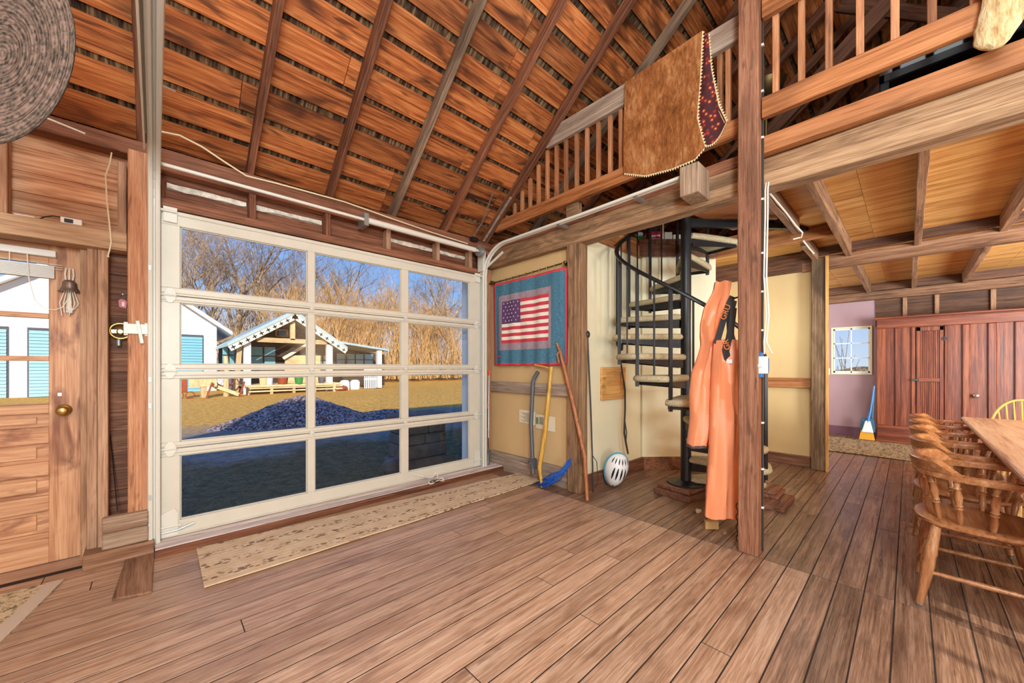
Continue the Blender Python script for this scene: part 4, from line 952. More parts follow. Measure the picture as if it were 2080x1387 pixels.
b = B(); b.box((3.80, .72, 0), (4.25, .98, .04)); b.box((4.0, .80, .041), (4.3, 1.05, .07)); b.box((4.02, .82, .071), (4.3, 1.05, .10)); tag(b.build('step_plank', [W('siding')], bevel=.004), 'short stacked planks under the lowest carpeted stair tread behind the post', 'plank')
# wood offcuts on the floor
b = B(); b.hexa([(2.99, 1.05, .003), (3.06, .98, .003), (3.09, 1.0, .003), (3.02, 1.07, .003), (2.99, 1.05, .06), (3.06, .98, .06), (3.09, 1.0, .06), (3.02, 1.07, .06)])
tag(b.build('wood_offcut', 'cardboard'), 'small pale wood offcut on the floor below the orange overalls', 'wood offcut')
for (x, y, r, m, lab) in ((3.01, .93, .016, 'brick_scrap', 'tiny pinkish scrap on the floor below the orange overalls'), (3.30, 1.22, .022, 'frosted', 'crumpled grey scrap on the floor near the stair footing')):
    b = B(); b.blob((x, y, r * .6), (r * 1.6, r, r * .6), 8, 5, lambda d: 1 + .25 * math.sin(d.x * 7 + d.y * 5)); tag(b.build('floor_scrap', m), lab, 'scrap')
# ------------------------------------------------------------------ overalls
def overalls():
    hk = Vector((2.93, .80, 1.78))
    t = thing('bib_overalls', 'orange rubber bib overalls hanging from the timber post', 'overalls', (2.92, .93, 1.2))
    D = 2.70
    def P(u, v, d): return CAM + ray(u, v) * d
    def body(rows, name, mat, d0, depth, seed, parent=t, n=28):
        """rows: (y, left, right) traced on the hanging cloth, swept as a flattened closed tube with folds"""
        rr = []
        ys = [r[0] for r in rows]; N = 46
        for i in range(N + 1):
            v = ys[0] + (ys[-1] - ys[0]) * i / N
            for a, c in zip(rows, rows[1:]):
                if a[0] <= v <= c[0]: f = (v - a[0]) / max(1e-6, c[0] - a[0]); l = a[1] + (c[1] - a[1]) * f; r = a[2] + (c[2] - a[2]) * f; break
            mid = P((l + r) / 2, v, D + d0); hw = (r - l) / 2 / FPX * (D + d0); row = []
            for k in range(n):
                q = 2 * PI * k / n
                fo = .012 * math.sin(q * 5 + v * .012 + seed) + .007 * math.sin(q * 9 - v * .021 + seed * 2)
                row.append(mid + RT * math.cos(q) * hw + FW * (math.sin(q) * depth * (.6 + .4 * min(1, i / 8)) + fo * (0.35 + abs(math.sin(q)))) + Vector((0, 0, .006 * math.sin(q * 4 + seed))))
            rr.append(row)
        b = B(); b.rings(rr); return b.build(name, mat, parent, smooth=70)
    body([(572, 1453, 1484), (590, 1450, 1481), (625, 1430, 1473), (660, 1422, 1466), (680, 1422, 1463), (700, 1424, 1462), (725, 1417, 1462), (760, 1404, 1460), (800, 1400, 1457), (850, 1402, 1452), (905, 1396, 1438)], 'trouser_leg', 'overall_orange', .06, .055, 1.0)
    body([(690, 1452, 1500), (700, 1450, 1500), (740, 1447, 1500), (790, 1445, 1500), (815, 1444, 1502), (842, 1443, 1512), (870, 1442, 1511), (920, 1440, 1508), (1000, 1435, 1506), (1049, 1432, 1505)], 'trouser_leg', 'overall_orange', -.03, .06, 2.3)
    body([(902, 1396, 1437), (908, 1395, 1437)], 'hem', 'hem_grey', .06, .057, 1.0)
    b = B()
    def band(pts, w, d): 
        q = [P(u, v, D + d + dd) for u, v, dd in pts]
        rows = []
        for i, p in enumerate(q):
            a = q[max(0, i - 1)]; c = q[min(len(q) - 1, i + 1)]; tg = (c - a).normalized(); side = tg.cross(FW).normalized() * w / 2
            rows.append([p - side - FW * .002, p + side - FW * .002, p + side + FW * .002, p - side + FW * .002])
        b.rings(rows)
    band([(1488, 602, 0), (1478, 625, 0), (1468, 655, 0), (1458, 690, 0), (1453, 698, 0)], .042, -.04)
    band([(1490, 625, 0), (1486, 660, 0), (1480, 690, 0), (1474, 710, 0), (1478, 728, 0), (1486, 738, 0)], .045, -.075)
    band([(1490, 610, .02), (1482, 640, .02), (1484, 680, .02), (1490, 700, .02)], .05, -.02)
    st = b.build('shoulder_strap', 'strap_dark', t)
    R = Matrix((RT, Vector((0, 0, 1)), -FW)).transposed().to_4x4()
    for u, v, d, txt, rot in ((1474, 634, -.048, 'GRU', 68), (1476, 700, -.082, 'GR', 100)):
        M = Matrix.Translation(P(u, v, D + d)) @ R @ Matrix.Rotation(math.radians(rot), 4, 'Z'); text_mesh('strap_lettering', txt, .055, 'strap_print', M, st)
    b = B(); band([(1488, 696, 0), (1486, 715, 0), (1487, 730, 0)], .035, -.068); b.build('lining', 'orange_inside', t)
    b = B(); q = P(1482, 735, D - .085); b.box((q.x - .012, q.y - .018, q.z - .012), (q.x + .012, q.y + .018, q.z + .018)); b.build('buckle', 'white_plastic', t, bevel=.003)
    b = B(); b.tube([P(1490, 606, D - .02), Vector((2.90, .78, 1.70))], .006, 6); b.build('hanging_loop', 'strap_dark', t)
overalls()
# ------------------------------------------------------------------ switch box and cables on the post
t = thing('light_switch', 'white light switch plate with blue boxes mounted on the timber post', 'light switch', (2.84, .65, 1.22))
b = B(); b.box((2.80, .612, 1.175), (2.806, .735, 1.285)); b.build('cover_plate', 'white_plastic', t, bevel=.003)
b = B(); b.box((2.807, .618, 1.185), (2.86, .66, 1.275)); b.box((2.807, .645, 1.15), (2.85, .69, 1.31)); b.build('box', 'blue_plastic', t, bevel=.003)
b = B(); b.blob((2.798, .655, 1.225), (.006, .02, .014), 12, 6); b.blob((2.799, .69, 1.228), (.004, .014, .009), 10, 5); b.build('toggle', 'frosted', t, smooth=True)
b = B(); b.tube([(2.87, .655, 3.9), (2.867, .653, 3.0), (2.864, .654, 2.4), (2.862, .654, 1.8), (2.86, .655, 1.31)], .006, 6); b.tube([(2.86, .655, 1.17), (2.862, .655, .6), (2.872, .657, .02)], .005, 6)
tag(b.build('black_cable', 'black_cord', smooth=True), 'dark cable stapled down the right edge of the timber post', 'cable')
for k, off in enumerate((0, .014)):
    b = B(); b.tube([(3.1, .69 - off, 2.46), (3.0, .66 - off, 2.44), (2.90, .645 - off, 2.42), (2.86, .64 - off, 2.36), (2.85, .638 - off, 2.2), (2.85, .645 - off, 1.8), (2.842, .63 - off, 1.55), (2.85, .645 - off, 1.38), (2.84, .64 - 3 * off, 1.30)], .0045, 6)
    tag(b.build('white_cable', 'white_cord', smooth=True), 'white cable running down to the switch box, %s' % ('nearer the post' if k == 0 else 'outer one of the pair'), 'cable', 'white cables on the timber post')
for pts, lab in (([(3.2, .705, 2.49), (3.5, .69, 2.47), (3.8, .70, 2.49), (4.1, .69, 2.465), (4.35, .68, 2.46), (4.42, .70, 2.44), (4.40, .76, 2.43)], 'white cable stapled along the short joist by the stair opening'), ([(4.75, .735, 2.49), (5.0, .725, 2.465), (5.25, .72, 2.46)], 'white cable end on the joist stub by the tan wall')):
    b = B(); b.tube(pts, .007, 6); tag(b.build('white_cable', 'white_cord', smooth=True), lab, 'cable')
b = B()
for z in (.3, .55, .85, 1.45, 1.7, 1.95, 2.3, 2.7, 3.0, 3.3, 3.6): b.box((2.852, .648, z), (2.874, .660, z + .012))
tag(b.build('cable_staples', 'white_plastic'), 'white cable staples in a line down the right edge of the timber post', 'staples', kind='stuff')
b = B()
for k in range(7):
    z = .27 - k * .036; x, y = 2.87 + .006 * (k % 2), .80; q = k % 2
    b.tube([(x + (.011 * math.cos(a) if q else 0), y + (0 if q else .011 * math.cos(a)), z + .022 * math.sin(a)) for a in [i * PI / 6 for i in range(13)]], .0035, 5)
tag(b.build('chain', 'black_iron'), 'short black chain hanging at the foot of the timber post beside the overalls', 'chain')
# ------------------------------------------------------------------ red cabinet
def cabinet():
    X, Y0, Y1, ZT = 8.6, -2.6, .37, 2.02
    t = thing('wall_cabinet', 'large red-stained wooden wall cabinet with panelled front in the back room', 'cabinet', (8.75, -1.1, 0))
    b = B(); b.box((X + .045, Y0, .09), (8.97, Y1 - .03, ZT - .03)); b.build('carcass', W('cabinet', 'Z'), t)
    b = B()
    panels = [(.265, .16), (.105, -.02), (-.395, -.535), (-.61, -.77), (-.85, -1.0)]
    dr = (-.085, -.35)
    def stile(y0, y1, z0=.27, z1=1.84): b = B(); b.box((X, min(y0, y1), z0), (X + .03, max(y0, y1), z1)); b.build('stile', W('cabinet', 'Z'), t, bevel=.009)
    edges = [Y1 - .02, .265]; 
    stile(Y1, .265); stile(.16, .105); stile(-.02, -.07); stile(-.36, -.395); stile(-.535, -.61); stile(-.77, -.85); stile(-1.0, -1.1); stile(-1.5, -2.6)
    b = B(); b.box((X, Y0, 1.84), (X + .03, Y1, ZT - .02)); b.build('top_rail', W('cabinet', 'Y'), t, bevel=.008)
    b = B(); b.box((X, Y0, .09), (X + .03, Y1, .27)); b.build('bottom_rail', W('cabinet', 'Y'), t, bevel=.008)
    b = B()
    for y0, y1 in panels + [(-1.1, -1.5)]: b = B(); b.box((X + .032, y1, .27), (X + .045, y0, 1.84)); b.build('panel', W('cabinet', 'Z'), t)
    b = B(); b.box((X - .03, Y0, ZT - .03), (9.0, Y1 + .02, ZT)); b.box((X - .015, Y0, ZT - .05), (9.0, Y1 + .01, ZT - .03)); b.build('cornice', W('cabinet', 'Y'), t, bevel=.006)
    b = B(); b.box((X - .012, Y0, 0), (8.97, Y1 + .005, .10)); b.box((X - .02, Y0, 0), (8.9, Y1 + .01, .03)); b.build('plinth', W('cabinet', 'Y'), t, bevel=.004)
    b = B(); y0, y1 = -.075, -.355
    b.box((X - .012, y1, .28), (X + .012, y1 + .04, 1.83)); b.box((X - .012, y0 - .045, .28), (X + .012, y0, 1.83)); b.box((X - .012, y1, 1.77), (X + .012, y0, 1.83)); b.box((X - .012, y1, .28), (X + .012, y0, .36))
    d = b.build('door', W('cabinet', 'Z'), t, bevel=.003)
    b = B(); n = 9
    for i in range(n): ya = y1 + .04 + (y0 - .045 - y1 - .04) * i / n; yb = y1 + .04 + (y0 - .045 - y1 - .04) * (i + 1) / n; b.box((X + .004, ya + .001, .36), (X + .014, yb - .001, 1.77))
    b.build('beaded_board', W('cabinet', 'Z'), d, bevel=.003)
    b = B(); b.box((X - .02, y1 + .04, .985), (X + .01, y0 - .02, 1.045)); b.build('ledge', W('cabinet', 'Y'), d, bevel=.004)
    b = B(); b.tube([(X - .02, y0 - .02, 1.01), (X - .03, y0 + .02, 1.015), (X - .02, y0 + .05, 1.01)], .016, 8); b.build('latch', 'slate', d, smooth=50)
    b = B(); b.box((X - .02, y1 - .03, 1.62), (X - .002, y1 + .02, 1.66)); b.tube([(X - .02, y1 - .005, 1.61), (X - .02, y1 - .005, 1.67)], .008, 6); b.build('hinge', 'black_iron', d)
    b = B(); b.lathe([(.01, 0), (.01, .02), (.03, .03), (.034, .045), (.02, .06), (0, .062)], (X, -.665, .80), 14, (-1, 0, 0)); b.build('knob', 'aged_silver', t, smooth=50)
cabinet()
# back room window and switch, dustpan set
w = bpy.data.objects.new('window_2', None); COL.objects.link(w); w.location = (9.0, .71, 1.1); w['kind'] = 'structure'
y0, y1, z0, z1 = .47, .955, 1.11, 1.90
b = B()
for q in (((y0 - .03, z0 - .03), (y1 + .03, z0)), ((y0 - .03, z1), (y1 + .03, z1 + .03)), ((y0 - .03, z0), (y0, z1)), ((y1, z0), (y1 + .03, z1))): b.box((8.985, q[0][0], q[0][1]), (9.07, q[1][0], q[1][1]))
b.build('window_frame', 'window_trim', w, bevel=.003)
b = B()
for q in (((y0, z0), (y1, z0 + .03)), ((y0, z1 - .025), (y1, z1)), ((y0, z0), (y0 + .022, z1)), ((y1 - .022, z0), (y1, z1)), (((y0 + y1) / 2 - .008, z0), ((y0 + y1) / 2 + .008, z1)), ((y0, 1.366), (y1, 1.382)), ((y0, 1.628), (y1, 1.644))): b.box((9.02, q[0][0], q[0][1]), (9.04, q[1][0], q[1][1]))
b.build('sash', 'white_trim', w)
b = B(); b.box((9.028, y0, z0), (9.032, y1, z1)); b.build('pane', 'glass', w)
t = thing('wall_switch', 'small cream switch plate on the purple wall left of the little window', 'light switch', (8.99, 1.03, 1.13))
b = B(); b.box((8.988, 1.0, 1.07), (8.999, 1.07, 1.19)); b.build('cover_plate', 'window_trim', t, bevel=.002)
b = B(); b.box((8.982, 1.03, 1.12), (8.988, 1.042, 1.145)); b.build('toggle', 'white_plastic', t)
t = thing('dustpan_and_broom', 'dustpan clipped to a broom with yellow bristles by the end of the red cabinet', 'dustpan', (8.5, .45, 0))
b = B(); b.hexa([(8.52, .38, .15), (8.52, .57, .15), (8.56, .57, .14), (8.56, .38, .14), (8.56, .40, .36), (8.56, .55, .36), (8.60, .55, .36), (8.60, .40, .36)]); b.build('pan', 'pan_teal', t, bevel=.01)
b = B(); b.hexa([(8.47, .385, .02), (8.47, .575, .02), (8.54, .575, .02), (8.54, .385, .02), (8.49, .41, .17), (8.49, .55, .17), (8.53, .55, .17), (8.53, .41, .17)]); b.build('bristles', 'yellow_bristle', t)
b = B(); b.hexa([(8.46, .40, .14), (8.46, .545, .14), (8.50, .545, .14), (8.50, .40, .14), (8.49, .44, .33), (8.49, .50, .33), (8.51, .50, .33), (8.51, .44, .33)]); b.build('brush_head', 'white_plastic', t, bevel=.01)
b = B(); b.tube([(8.50, .47, .30), (8.52, .44, .48)], .016, 8); b.tube([(8.52, .44, .46), (8.58, .395, .9)], .011, 8); b.build('stick', 'blue_plastic', t)
b = B(); b.tube([(8.60, .42, .36), (8.64, .40, .85)], .012, 8); b.build('pan_handle', 'pan_teal', t)
# ------------------------------------------------------------------ table and chairs
def table():
    t = thing('dining_table', 'long light wooden dining table at the right edge', 'table', (3.9, -.85, 0))
    x0, x1, y0, y1 = 2.2, 5.5, -1.38, -.335
    b = B(); b.box((x0, y0, .725), (x1, y1, .75)); b.build('tabletop', W('tabletop'), t, bevel=.006)
    b = B(); b.box((x0 + .006, y0 + .006, .708), (x1 - .006, y1 - .006, .7245)); b.build('top_edging', 'table_edge', t, bevel=.003)
    b = B()
    for q in (((x0 + .3, y0 + .18, .62), (x1 - .3, y0 + .21, .708)), ((x0 + .3, y1 - .21, .62), (x1 - .3, y1 - .18, .708))): b.box(*q)
    b.build('apron', W('tabletop'), t)
    for x in (x0 + .45, x1 - .45):
        for y in (y0 + .25, y1 - .25):
            b = B(); b.box((x - .035, y - .035, 0), (x + .035, y + .035, .708)); b.build('leg', W('oak', 'Z'), t, bevel=.006)
table()
def captain_chair(label):
    """built at the origin, facing -y, seat 0.44 m up"""
    t = thing('captain_chair', label, 'chair', (0, 0, 0), 'captain chairs along the table')
    SZ = .44
    out = []
    for k in range(28):
        a = 2 * PI * k / 28; c, s_ = math.cos(a), math.sin(a)
        x = math.copysign(abs(c) ** .75, c) * (.245 if s_ < 0 else .235); y = math.copysign(abs(s_) ** .8, s_) * .225
        out.append((x, y))
    b = B(); b.rings([[(x * .94, y * .94, SZ - .036) for x, y in out], [(x, y, SZ - .022) for x, y in out], [(x, y, SZ - .008) for x, y in out], [(x * .95, y * .95, SZ) for x, y in out], [(x * .6, y * .6 - .01, SZ - .012) for x, y in out], [(x * .2, y * .2 - .01, SZ - .014) for x, y in out]])
    b.build('seat', W('chair', 'X'), t, smooth=45)
    def turned(p0, p1, prof, n=10):
        p0, p1 = Vector(p0), Vector(p1); d = p1 - p0; b = B(); b.lathe([(r, h * d.length) for r, h in prof], p0, n, d); return b
    LEG = [(.012, 0), (.015, .02), (.017, .12), (.022, .3), (.026, .5), (.024, .62), (.027, .66), (.024, .70), (.022, .85), (.019, 1.0)]
    legs = []
    for sx in (-1, 1):
        for sy in (-1, 1):
            p0 = (sx * .225, sy * .21 , 0); p1 = (sx * .165, sy * .15, SZ - .03); legs.append((p0, p1)); l = turned(p0, p1, LEG).build('leg', W('chair', 'Z'), t, smooth=50)
            b = B(); b.lathe([(.013, 0), (.016, .004), (.016, .012), (.014, .014)], p0, 10); b.build('glide', 'aged_silver', l)
    def lp(i, f): return Vector(legs[i][0]).lerp(Vector(legs[i][1]), f)
    ST = [(.008, 0), (.010, .15), (.014, .5), (.010, .85), (.008, 1)]
    for (i, j, f) in ((0, 1, .42), (2, 3, .42), (0, 2, .34), (1, 3, .30), (1, 3, .55), (0, 2, .56)):
        turned(lp(i, f), lp(j, f), ST, 8).build('stretcher', W('chair', 'X'), t, smooth=50)
    # arm bow
    def bow(a, r=0): # a from -1 (front right) to 1 (front left) round the back
        th = a * PI * .5
        if abs(a) <= 1: return Vector((math.sin(th) * (.245 + r), -.005 + math.cos(th) * (.215 + r), 0))
        e = (abs(a) - 1); return Vector((math.copysign(.245 + r + e * .02, a), -.005 - e * .38, 0))
    N = 44; rows = []
    for i in range(N + 1):
        a = -1.6 + 3.2 * i / N; c = bow(a); 
        w = .022 + .014 * max(0, abs(a) - 1.25) / .35; tg = bow(a + .01) - bow(a - .01); nr = Vector((-tg.y, tg.x, 0)).normalized(); z = .66
        rows.append([c - nr * w + Vector((0, 0, z)), c + nr * w + Vector((0, 0, z)), c + nr * (w + .002) + Vector((0, 0, z + .014)), c + nr * w + Vector((0, 0, z + .028)), c - nr * w + Vector((0, 0, z + .028)), c - nr * (w + .002) + Vector((0, 0, z + .014))])
    b = B(); b.rings(rows); b.build('arm_bow', W('chair', 'X'), t, smooth=45)
    rows = []
    for i in range(31):
        a = -.80 + 1.6 * i / 30; q = abs(a) / .80
        h = .062 if q < .66 else .062 * (.5 + .5 * math.cos(PI * (q - .66) / .34)); h = max(h, .004); lean = .014 * h / .06
        c = bow(a); tg = bow(a + .01) - bow(a - .01); nr = Vector((-tg.y, tg.x, 0)).normalized(); z = .687; w = .026
        rows.append([c - nr * w + Vector((0, 0, z)), c + nr * w + Vector((0, 0, z)), c + nr * (w * .9 + lean) + Vector((0, 0, z + h * .8)), c + nr * (w * .4 + lean) + Vector((0, 0, z + h)), c + nr * (-w * .5 + lean) + Vector((0, 0, z + h)), c + nr * (-w * .9 + lean * .8) + Vector((0, 0, z + h * .8))])
    b = B(); b.rings(rows); b.build('crest_rail', W('chair', 'X'), t, smooth=50)
    SP = [(.008, 0), (.011, .06), (.014, .2), (.011, .34), (.016, .37), (.010, .40), (.016, .43), (.012, .48), (.017, .62), (.011, .78), (.016, .81), (.010, .84), (.013, .92), (.009, 1)]
    for a in (-1.42, -1.08, -.72, -.40, -.13, .13, .40, .72, 1.08, 1.42):
        c = bow(a); base = Vector((c.x * .80, max(-.16, c.y * .80), SZ - .008)); turned(base, c + Vector((0, 0, .667)), SP, 8).build('spindle', W('chair', 'Z'), t, smooth=50)
    return t
LB = ['captain chair nearest the camera, pushed under the near end of the table', 'second captain chair from the near end of the table', 'third captain chair along the table, in the middle of the row', 'fourth captain chair along the table, before the farthest one', 'farthest captain chair of the row, by the far corner of the table']
first = captain_chair('')
chs = [first] + [copy_tree(first) for _ in range(4)]
for c, lab, x, rz in zip(chs, LB, (3.07, 3.78, 4.40, 4.93, 5.46), (0, 2, -2, 1, -1)):
    c.location = (x, -.245, 0); c.rotation_euler = (0, 0, math.radians(rz)); c['label'] = lab
def windsor():
    t = thing('windsor_chair', 'light yellow hoop-back spindle chair at the far end of the table', 'chair', (5.85, -.74, 0))
    cx, cy = 5.78, -.74
    b = B(); b.rings([[(cx + math.cos(a) * .21 * s, cy + math.sin(a) * .21 * s, z) for a in [k * 2 * PI / 24 for k in range(24)]] for s, z in ((.9, .41), (1, .425), (1, .44), (.9, .45))]); b.build('seat', 'light_yellow', t, smooth=45)
    hoop = [(cx + .17 + .07 * math.sin(a), cy + .205 * math.cos(a), .45 + .45 * math.sin(a) ** .8) for a in [PI * i / 24 for i in range(25)]]
    b = B(); b.tube(hoop, .011, 8); b.build('hoop', 'light_yellow', t, smooth=50)
    for i in range(7):
        y = cy - .14 + .28 * i / 6; q = (y - cy) / .205; zt = .45 + .45 * math.sqrt(max(0, 1 - q * q)) ** .8
        b = B(); b.tube([(cx + .17, cy + (y - cy) * .8, .445), (cx + .17 + .07 * math.sqrt(1 - q * q), y, zt)], [.008, .006], 7); b.build('spindle', 'light_yellow', t, smooth=50)
    for sx in (-1, 1):
        for sy in (-1, 1):
            b = B(); b.tube([(cx + sx * .20, cy + sy * .19, 0), (cx + sx * .14, cy + sy * .13, .415)], [.012, .019], 9); b.build('leg', 'light_yellow', t, smooth=50)
windsor()
# ------------------------------------------------------------------ loft railing
def railing():
    t = thing('loft_railing', 'wooden loft railing left of the timber post with thin square balusters', 'railing', (2.93, 2.0, 2.8))
    attach(timber('bottom_rail', (2.93, 3.36, 2.862), (2.93, .78, 2.872), .045, .125, W('loftboard'), bevel=.004, wobble=.002), t)
    attach(timber('top_rail', (2.93, 2.56, 3.545), (2.93, .78, 3.555), .045, .175, W('greytrim'), bevel=.004, wobble=.002), t)
    for u in (1030, 1045.7, 1061, 1077, 1094, 1112, 1131, 1150, 1172, 1193, 1216, 1240, 1262, 1300, 1340, 1385, 1425, 1463, 1480):
        y = onX(u, 744, 2.965).y; zt = min(3.47, 2.70 + .81 * (3.5 - y) + .03)
        attach(timber('baluster', (2.965, y, 2.83), (2.965, y, zt), .034, .034, W('baluster'), upv=(0, 1, 0), bevel=.002), t)
    t = thing('loft_railing', 'wooden loft railing right of the timber post with wide spaced balusters', 'railing', (2.86, -1.2, 2.8))
    attach(timber('bottom_rail', (2.855, .655, 2.885), (2.855, -4.4, 2.90), .045, .13, W('loftboard'), bevel=.004), t)
    attach(timber('top_rail', (2.855, .655, 3.53), (2.855, -4.4, 3.53), .045, .13, W('loftboard'), bevel=.004), t)
    for u in (1576, 1628, 1684, 1747, 1818, 1893, 1980, 2075):
        y = onX(u, 744, 2.89).y; attach(timber('baluster', (2.895, y, 2.84), (2.895, y, 3.56), .034, .034, W('baluster'), upv=(0, 1, 0), bevel=.002), t)
railing()
y_ = onX(1165, 744, 2.96).y
tag(timber('wood_block', (2.965, y_ - .075, 2.742), (2.965, y_ + .075, 2.742), .06, .112, W('oldbeam')), 'short wooden block between the loft beam and the left loft railing', 'block')
# ------------------------------------------------------------------ hide thrown over the railing
def zigzag(b, pts, h, n, out):
    """row of small points along a polyline; out: direction the points face"""
    L = [Vector(p) for p in pts]; seg = [(c - a).length for a, c in zip(L, L[1:])]; tot = sum(seg)
    def at(s):
        for a, c, l in zip(L, L[1:], seg):
            if s <= l or (c is L[-1]): return a.lerp(c, min(1, s / l))
            s -= l
    for i in range(n):
        p, q = at(tot * i / n), at(tot * (i + 1) / n); o = Vector(out) * h; tip = (p + q) / 2 + o
        bk = Vector((.006, 0, 0)); ins = -o * .8
        b.hexa([p + ins, q + ins, q, p, p + ins + bk, q + ins + bk, q + bk, p + bk]) ; b.prism_tri(p, q, tip, bk)
def _tri(s, p, q, r, d):
    n = len(s.v); s.v += [tuple(x) for x in (p, q, r, p + d, q + d, r + d)]
    s.f += [(n, n + 1, n + 2), (n + 5, n + 4, n + 3), (n, n + 3, n + 4, n + 1), (n + 1, n + 4, n + 5, n + 2), (n + 2, n + 5, n + 3, n)]; s.mi += [s.cur] * 5
B.prism_tri = _tri
def interp(rows, s):
    k = min(len(rows) - 2, int(s * (len(rows) - 1))); f = s * (len(rows) - 1) - k
    return [a + (c - a) * f for a, c in zip(rows[k], rows[k + 1])]
def hide():
    t = thing('hide_throw', 'brown fur hide throw with zigzag pale edging draped over the loft railing', 'hide throw', (2.9, 1.36, 3.6))
    left = [(1271, 168), (1269, 230), (1267, 300), (1268, 352)]; right = [(1427, 64), (1423, 150), (1416, 240), (1432, 300)]
    bot = [(1268, 352), (1313, 357), (1366, 343), (1412, 324), (1432, 300)]
    def F(u, v):
        l = interp(left, v); r = interp(right, v); bb = interp(bot, u)
        x = l[0] + (r[0] - l[0]) * u; y = l[1] + (r[1] - l[1]) * u
        lin_y = left[-1][1] + (right[-1][1] - left[-1][1]) * u; y += (bb[1] - lin_y) * v ** 3; x += (bb[0] - (left[-1][0] + (right[-1][0] - left[-1][0]) * u)) * v ** 4
        p = onX(x, y, 2.888 - .010 * math.sin(u * 7 + v * 3) - .008 * math.sin(v * 11 + u * 4) - .012 * math.exp(-((v - .42) / .05) ** 2) + .012 * math.exp(-((v - .5) / .05) ** 2)); return p
    b = B(); b.grid(F, 40, 44, .010); b.build('fur_side', 'hide_fur', t, smooth=60)
    b = B(); p0, p1 = F(0, 0), F(1, 0)
    b.grid(lambda u, v: p0.lerp(p1, u) + Vector((.052 * (1 - math.cos(v * PI)), 0, .022 * math.sin(v * PI) - max(0, v - .6) * .9 )), 20, 14, .008); b.build('back_fold', 'hide_fur', t, smooth=60)
    fl = [(1426, 66), (1422, 150), (1416, 240), (1433, 296)]; fr = [(1438, 70), (1444, 140), (1460, 215), (1476, 248)]; fb = [(1433, 296), (1455, 282), (1468, 272), (1476, 248)]
    def G(u, v):
        l = interp(fl, v); r = interp(fr, v); return onX(l[0] + (r[0] - l[0]) * u, l[1] + (r[1] - l[1]) * u + 14 * v ** 3 * math.sin(PI * u), 2.897 + .006 * math.sin(u * 6 + v * 4))
    b = B(); b.grid(G, 10, 30, .006); b.build('lining', 'floral_lining', t, smooth=60)
    b = B(); zigzag(b, [F(i / 12, 1) - Vector((.008, 0, 0)) for i in range(13)], .018, 34, (0, 0, -1)); zigzag(b, [F(1, i / 14) - Vector((.006, 0, 0)) for i in range(15)], .016, 34, (0, -1, 0))
    zigzag(b, [G(1, i / 14) - Vector((.004, 0, 0)) for i in range(15)], .016, 30, (0, -1, .2)); zigzag(b, [G(i / 8, 1) - Vector((.004, 0, 0)) for i in range(9)], .016, 14, (0, 0, -1)); b.build('zigzag_edging', 'zigzag', t)
    t = thing('hide_throw', 'pale cream fur hide with a dangling leg hung over the loft railing at the right', 'hide throw', (2.8, -.33, 3.2))
    b = B()
    def limb(pts, rs):
        P = [onX(u, v, 2.79) for u, v in pts]; b.tube(P, rs, 12, flat=.45)
    limb([(2075, -352), (2070, -300), (2062, -240), (2052, -170), (2044, -110), (2040, -60), (2040, -20), (2040, 0), (2036, 20), (2031, 40), (2025, 56), (2019, 72), (2013, 84), (2007, 94), (2002, 101)], [.05, .11, .115, .105, .085, .07, .062, .066, .07, .068, .072, .062, .058, .05, .024]); limb([(2110, -350), (2120, -280), (2110, -180), (2100, -60), (2084, 0), (2078, 25), (2072, 40)], [.05, .12, .12, .08, .06, .05, .02])
    b.build('fur_side', 'pale_fur', t, smooth=60)
hide()
# ------------------------------------------------------------------ things standing in the loft
t = thing('floor_lamp', 'brass floor lamp with a dished shade standing in the loft behind the railing', 'lamp', (3.3, .72, 2.7))
b = B(); b.lathe([(.012, 0), (.012, .5)], (3.30, .735, 2.70), 10); b.build('pole', 'old_brass', t)
b = B(); b.lathe([(.11, 0), (.11, .015), (.02, .03)], (3.30, .735, 2.701), 20); b.build('base', 'old_brass', t, smooth=40)
b = B(); b.lathe([(.02, .02), (.05, .045), (.10, .08), (.125, .13), (.135, .15), (.13, .155), (.115, .13), (.09, .09), (.03, .06)], (3.30, .735, 3.16), 26, (-.15, 0, 1)); b.build('shade', 'old_brass', t, smooth=60)
b = B(); b.lathe([(.03, 0), (.032, .08), (.012, .11), (.012, .14)], (3.2, .705, 2.701), 14); tag(b.build('bottle', 'aged_silver', smooth=50), 'small silvery bottle on the loft floor right of the timber post', 'bottle')
for k, x in enumerate((3.24, 3.30, 3.38)):
    b = B(); b.box((x, .60 - .03 * k, 2.701), (x + .03, .63 - .03 * k, 2.86 + .02 * k)); tag(b.build('blue_bottle_crate', 'teal' if k else 'frosted'), ('pale', 'dark teal', 'teal')[k] + ' upright box on the loft floor beside the silvery bottle', 'box')
t = thing('loft_table', 'low black glass table standing in the loft beneath the right railing', 'table', (3.2, -.2, 2.7))
b = B(); b.box((3.05, -.9, 2.90), (3.6, .12, 2.925)); b.build('top', 'dark_glass', t)
b = B(); b.box((3.05, -.9, 2.86), (3.07, .12, 2.90)); b.box((3.05, .10, 2.86), (3.6, .12, 2.90)); b.build('frame', 'black_plastic', t)
for x in (3.06, 3.54):
    for y in (-.86, .08): b = B(); b.box((x, y, 2.701), (x + .035, y + .035, 2.86)); b.build('leg', 'black_plastic', t)
b = B(); b.box((3.02, -.62, 2.72), (3.12, -.10, 2.74)); b.box((3.03, -.5, 2.741), (3.10, -.25, 2.765)); tag(b.build('tray', 'slate', bevel=.003), 'dark shiny tray on the loft floor under the black table edge', 'tray')
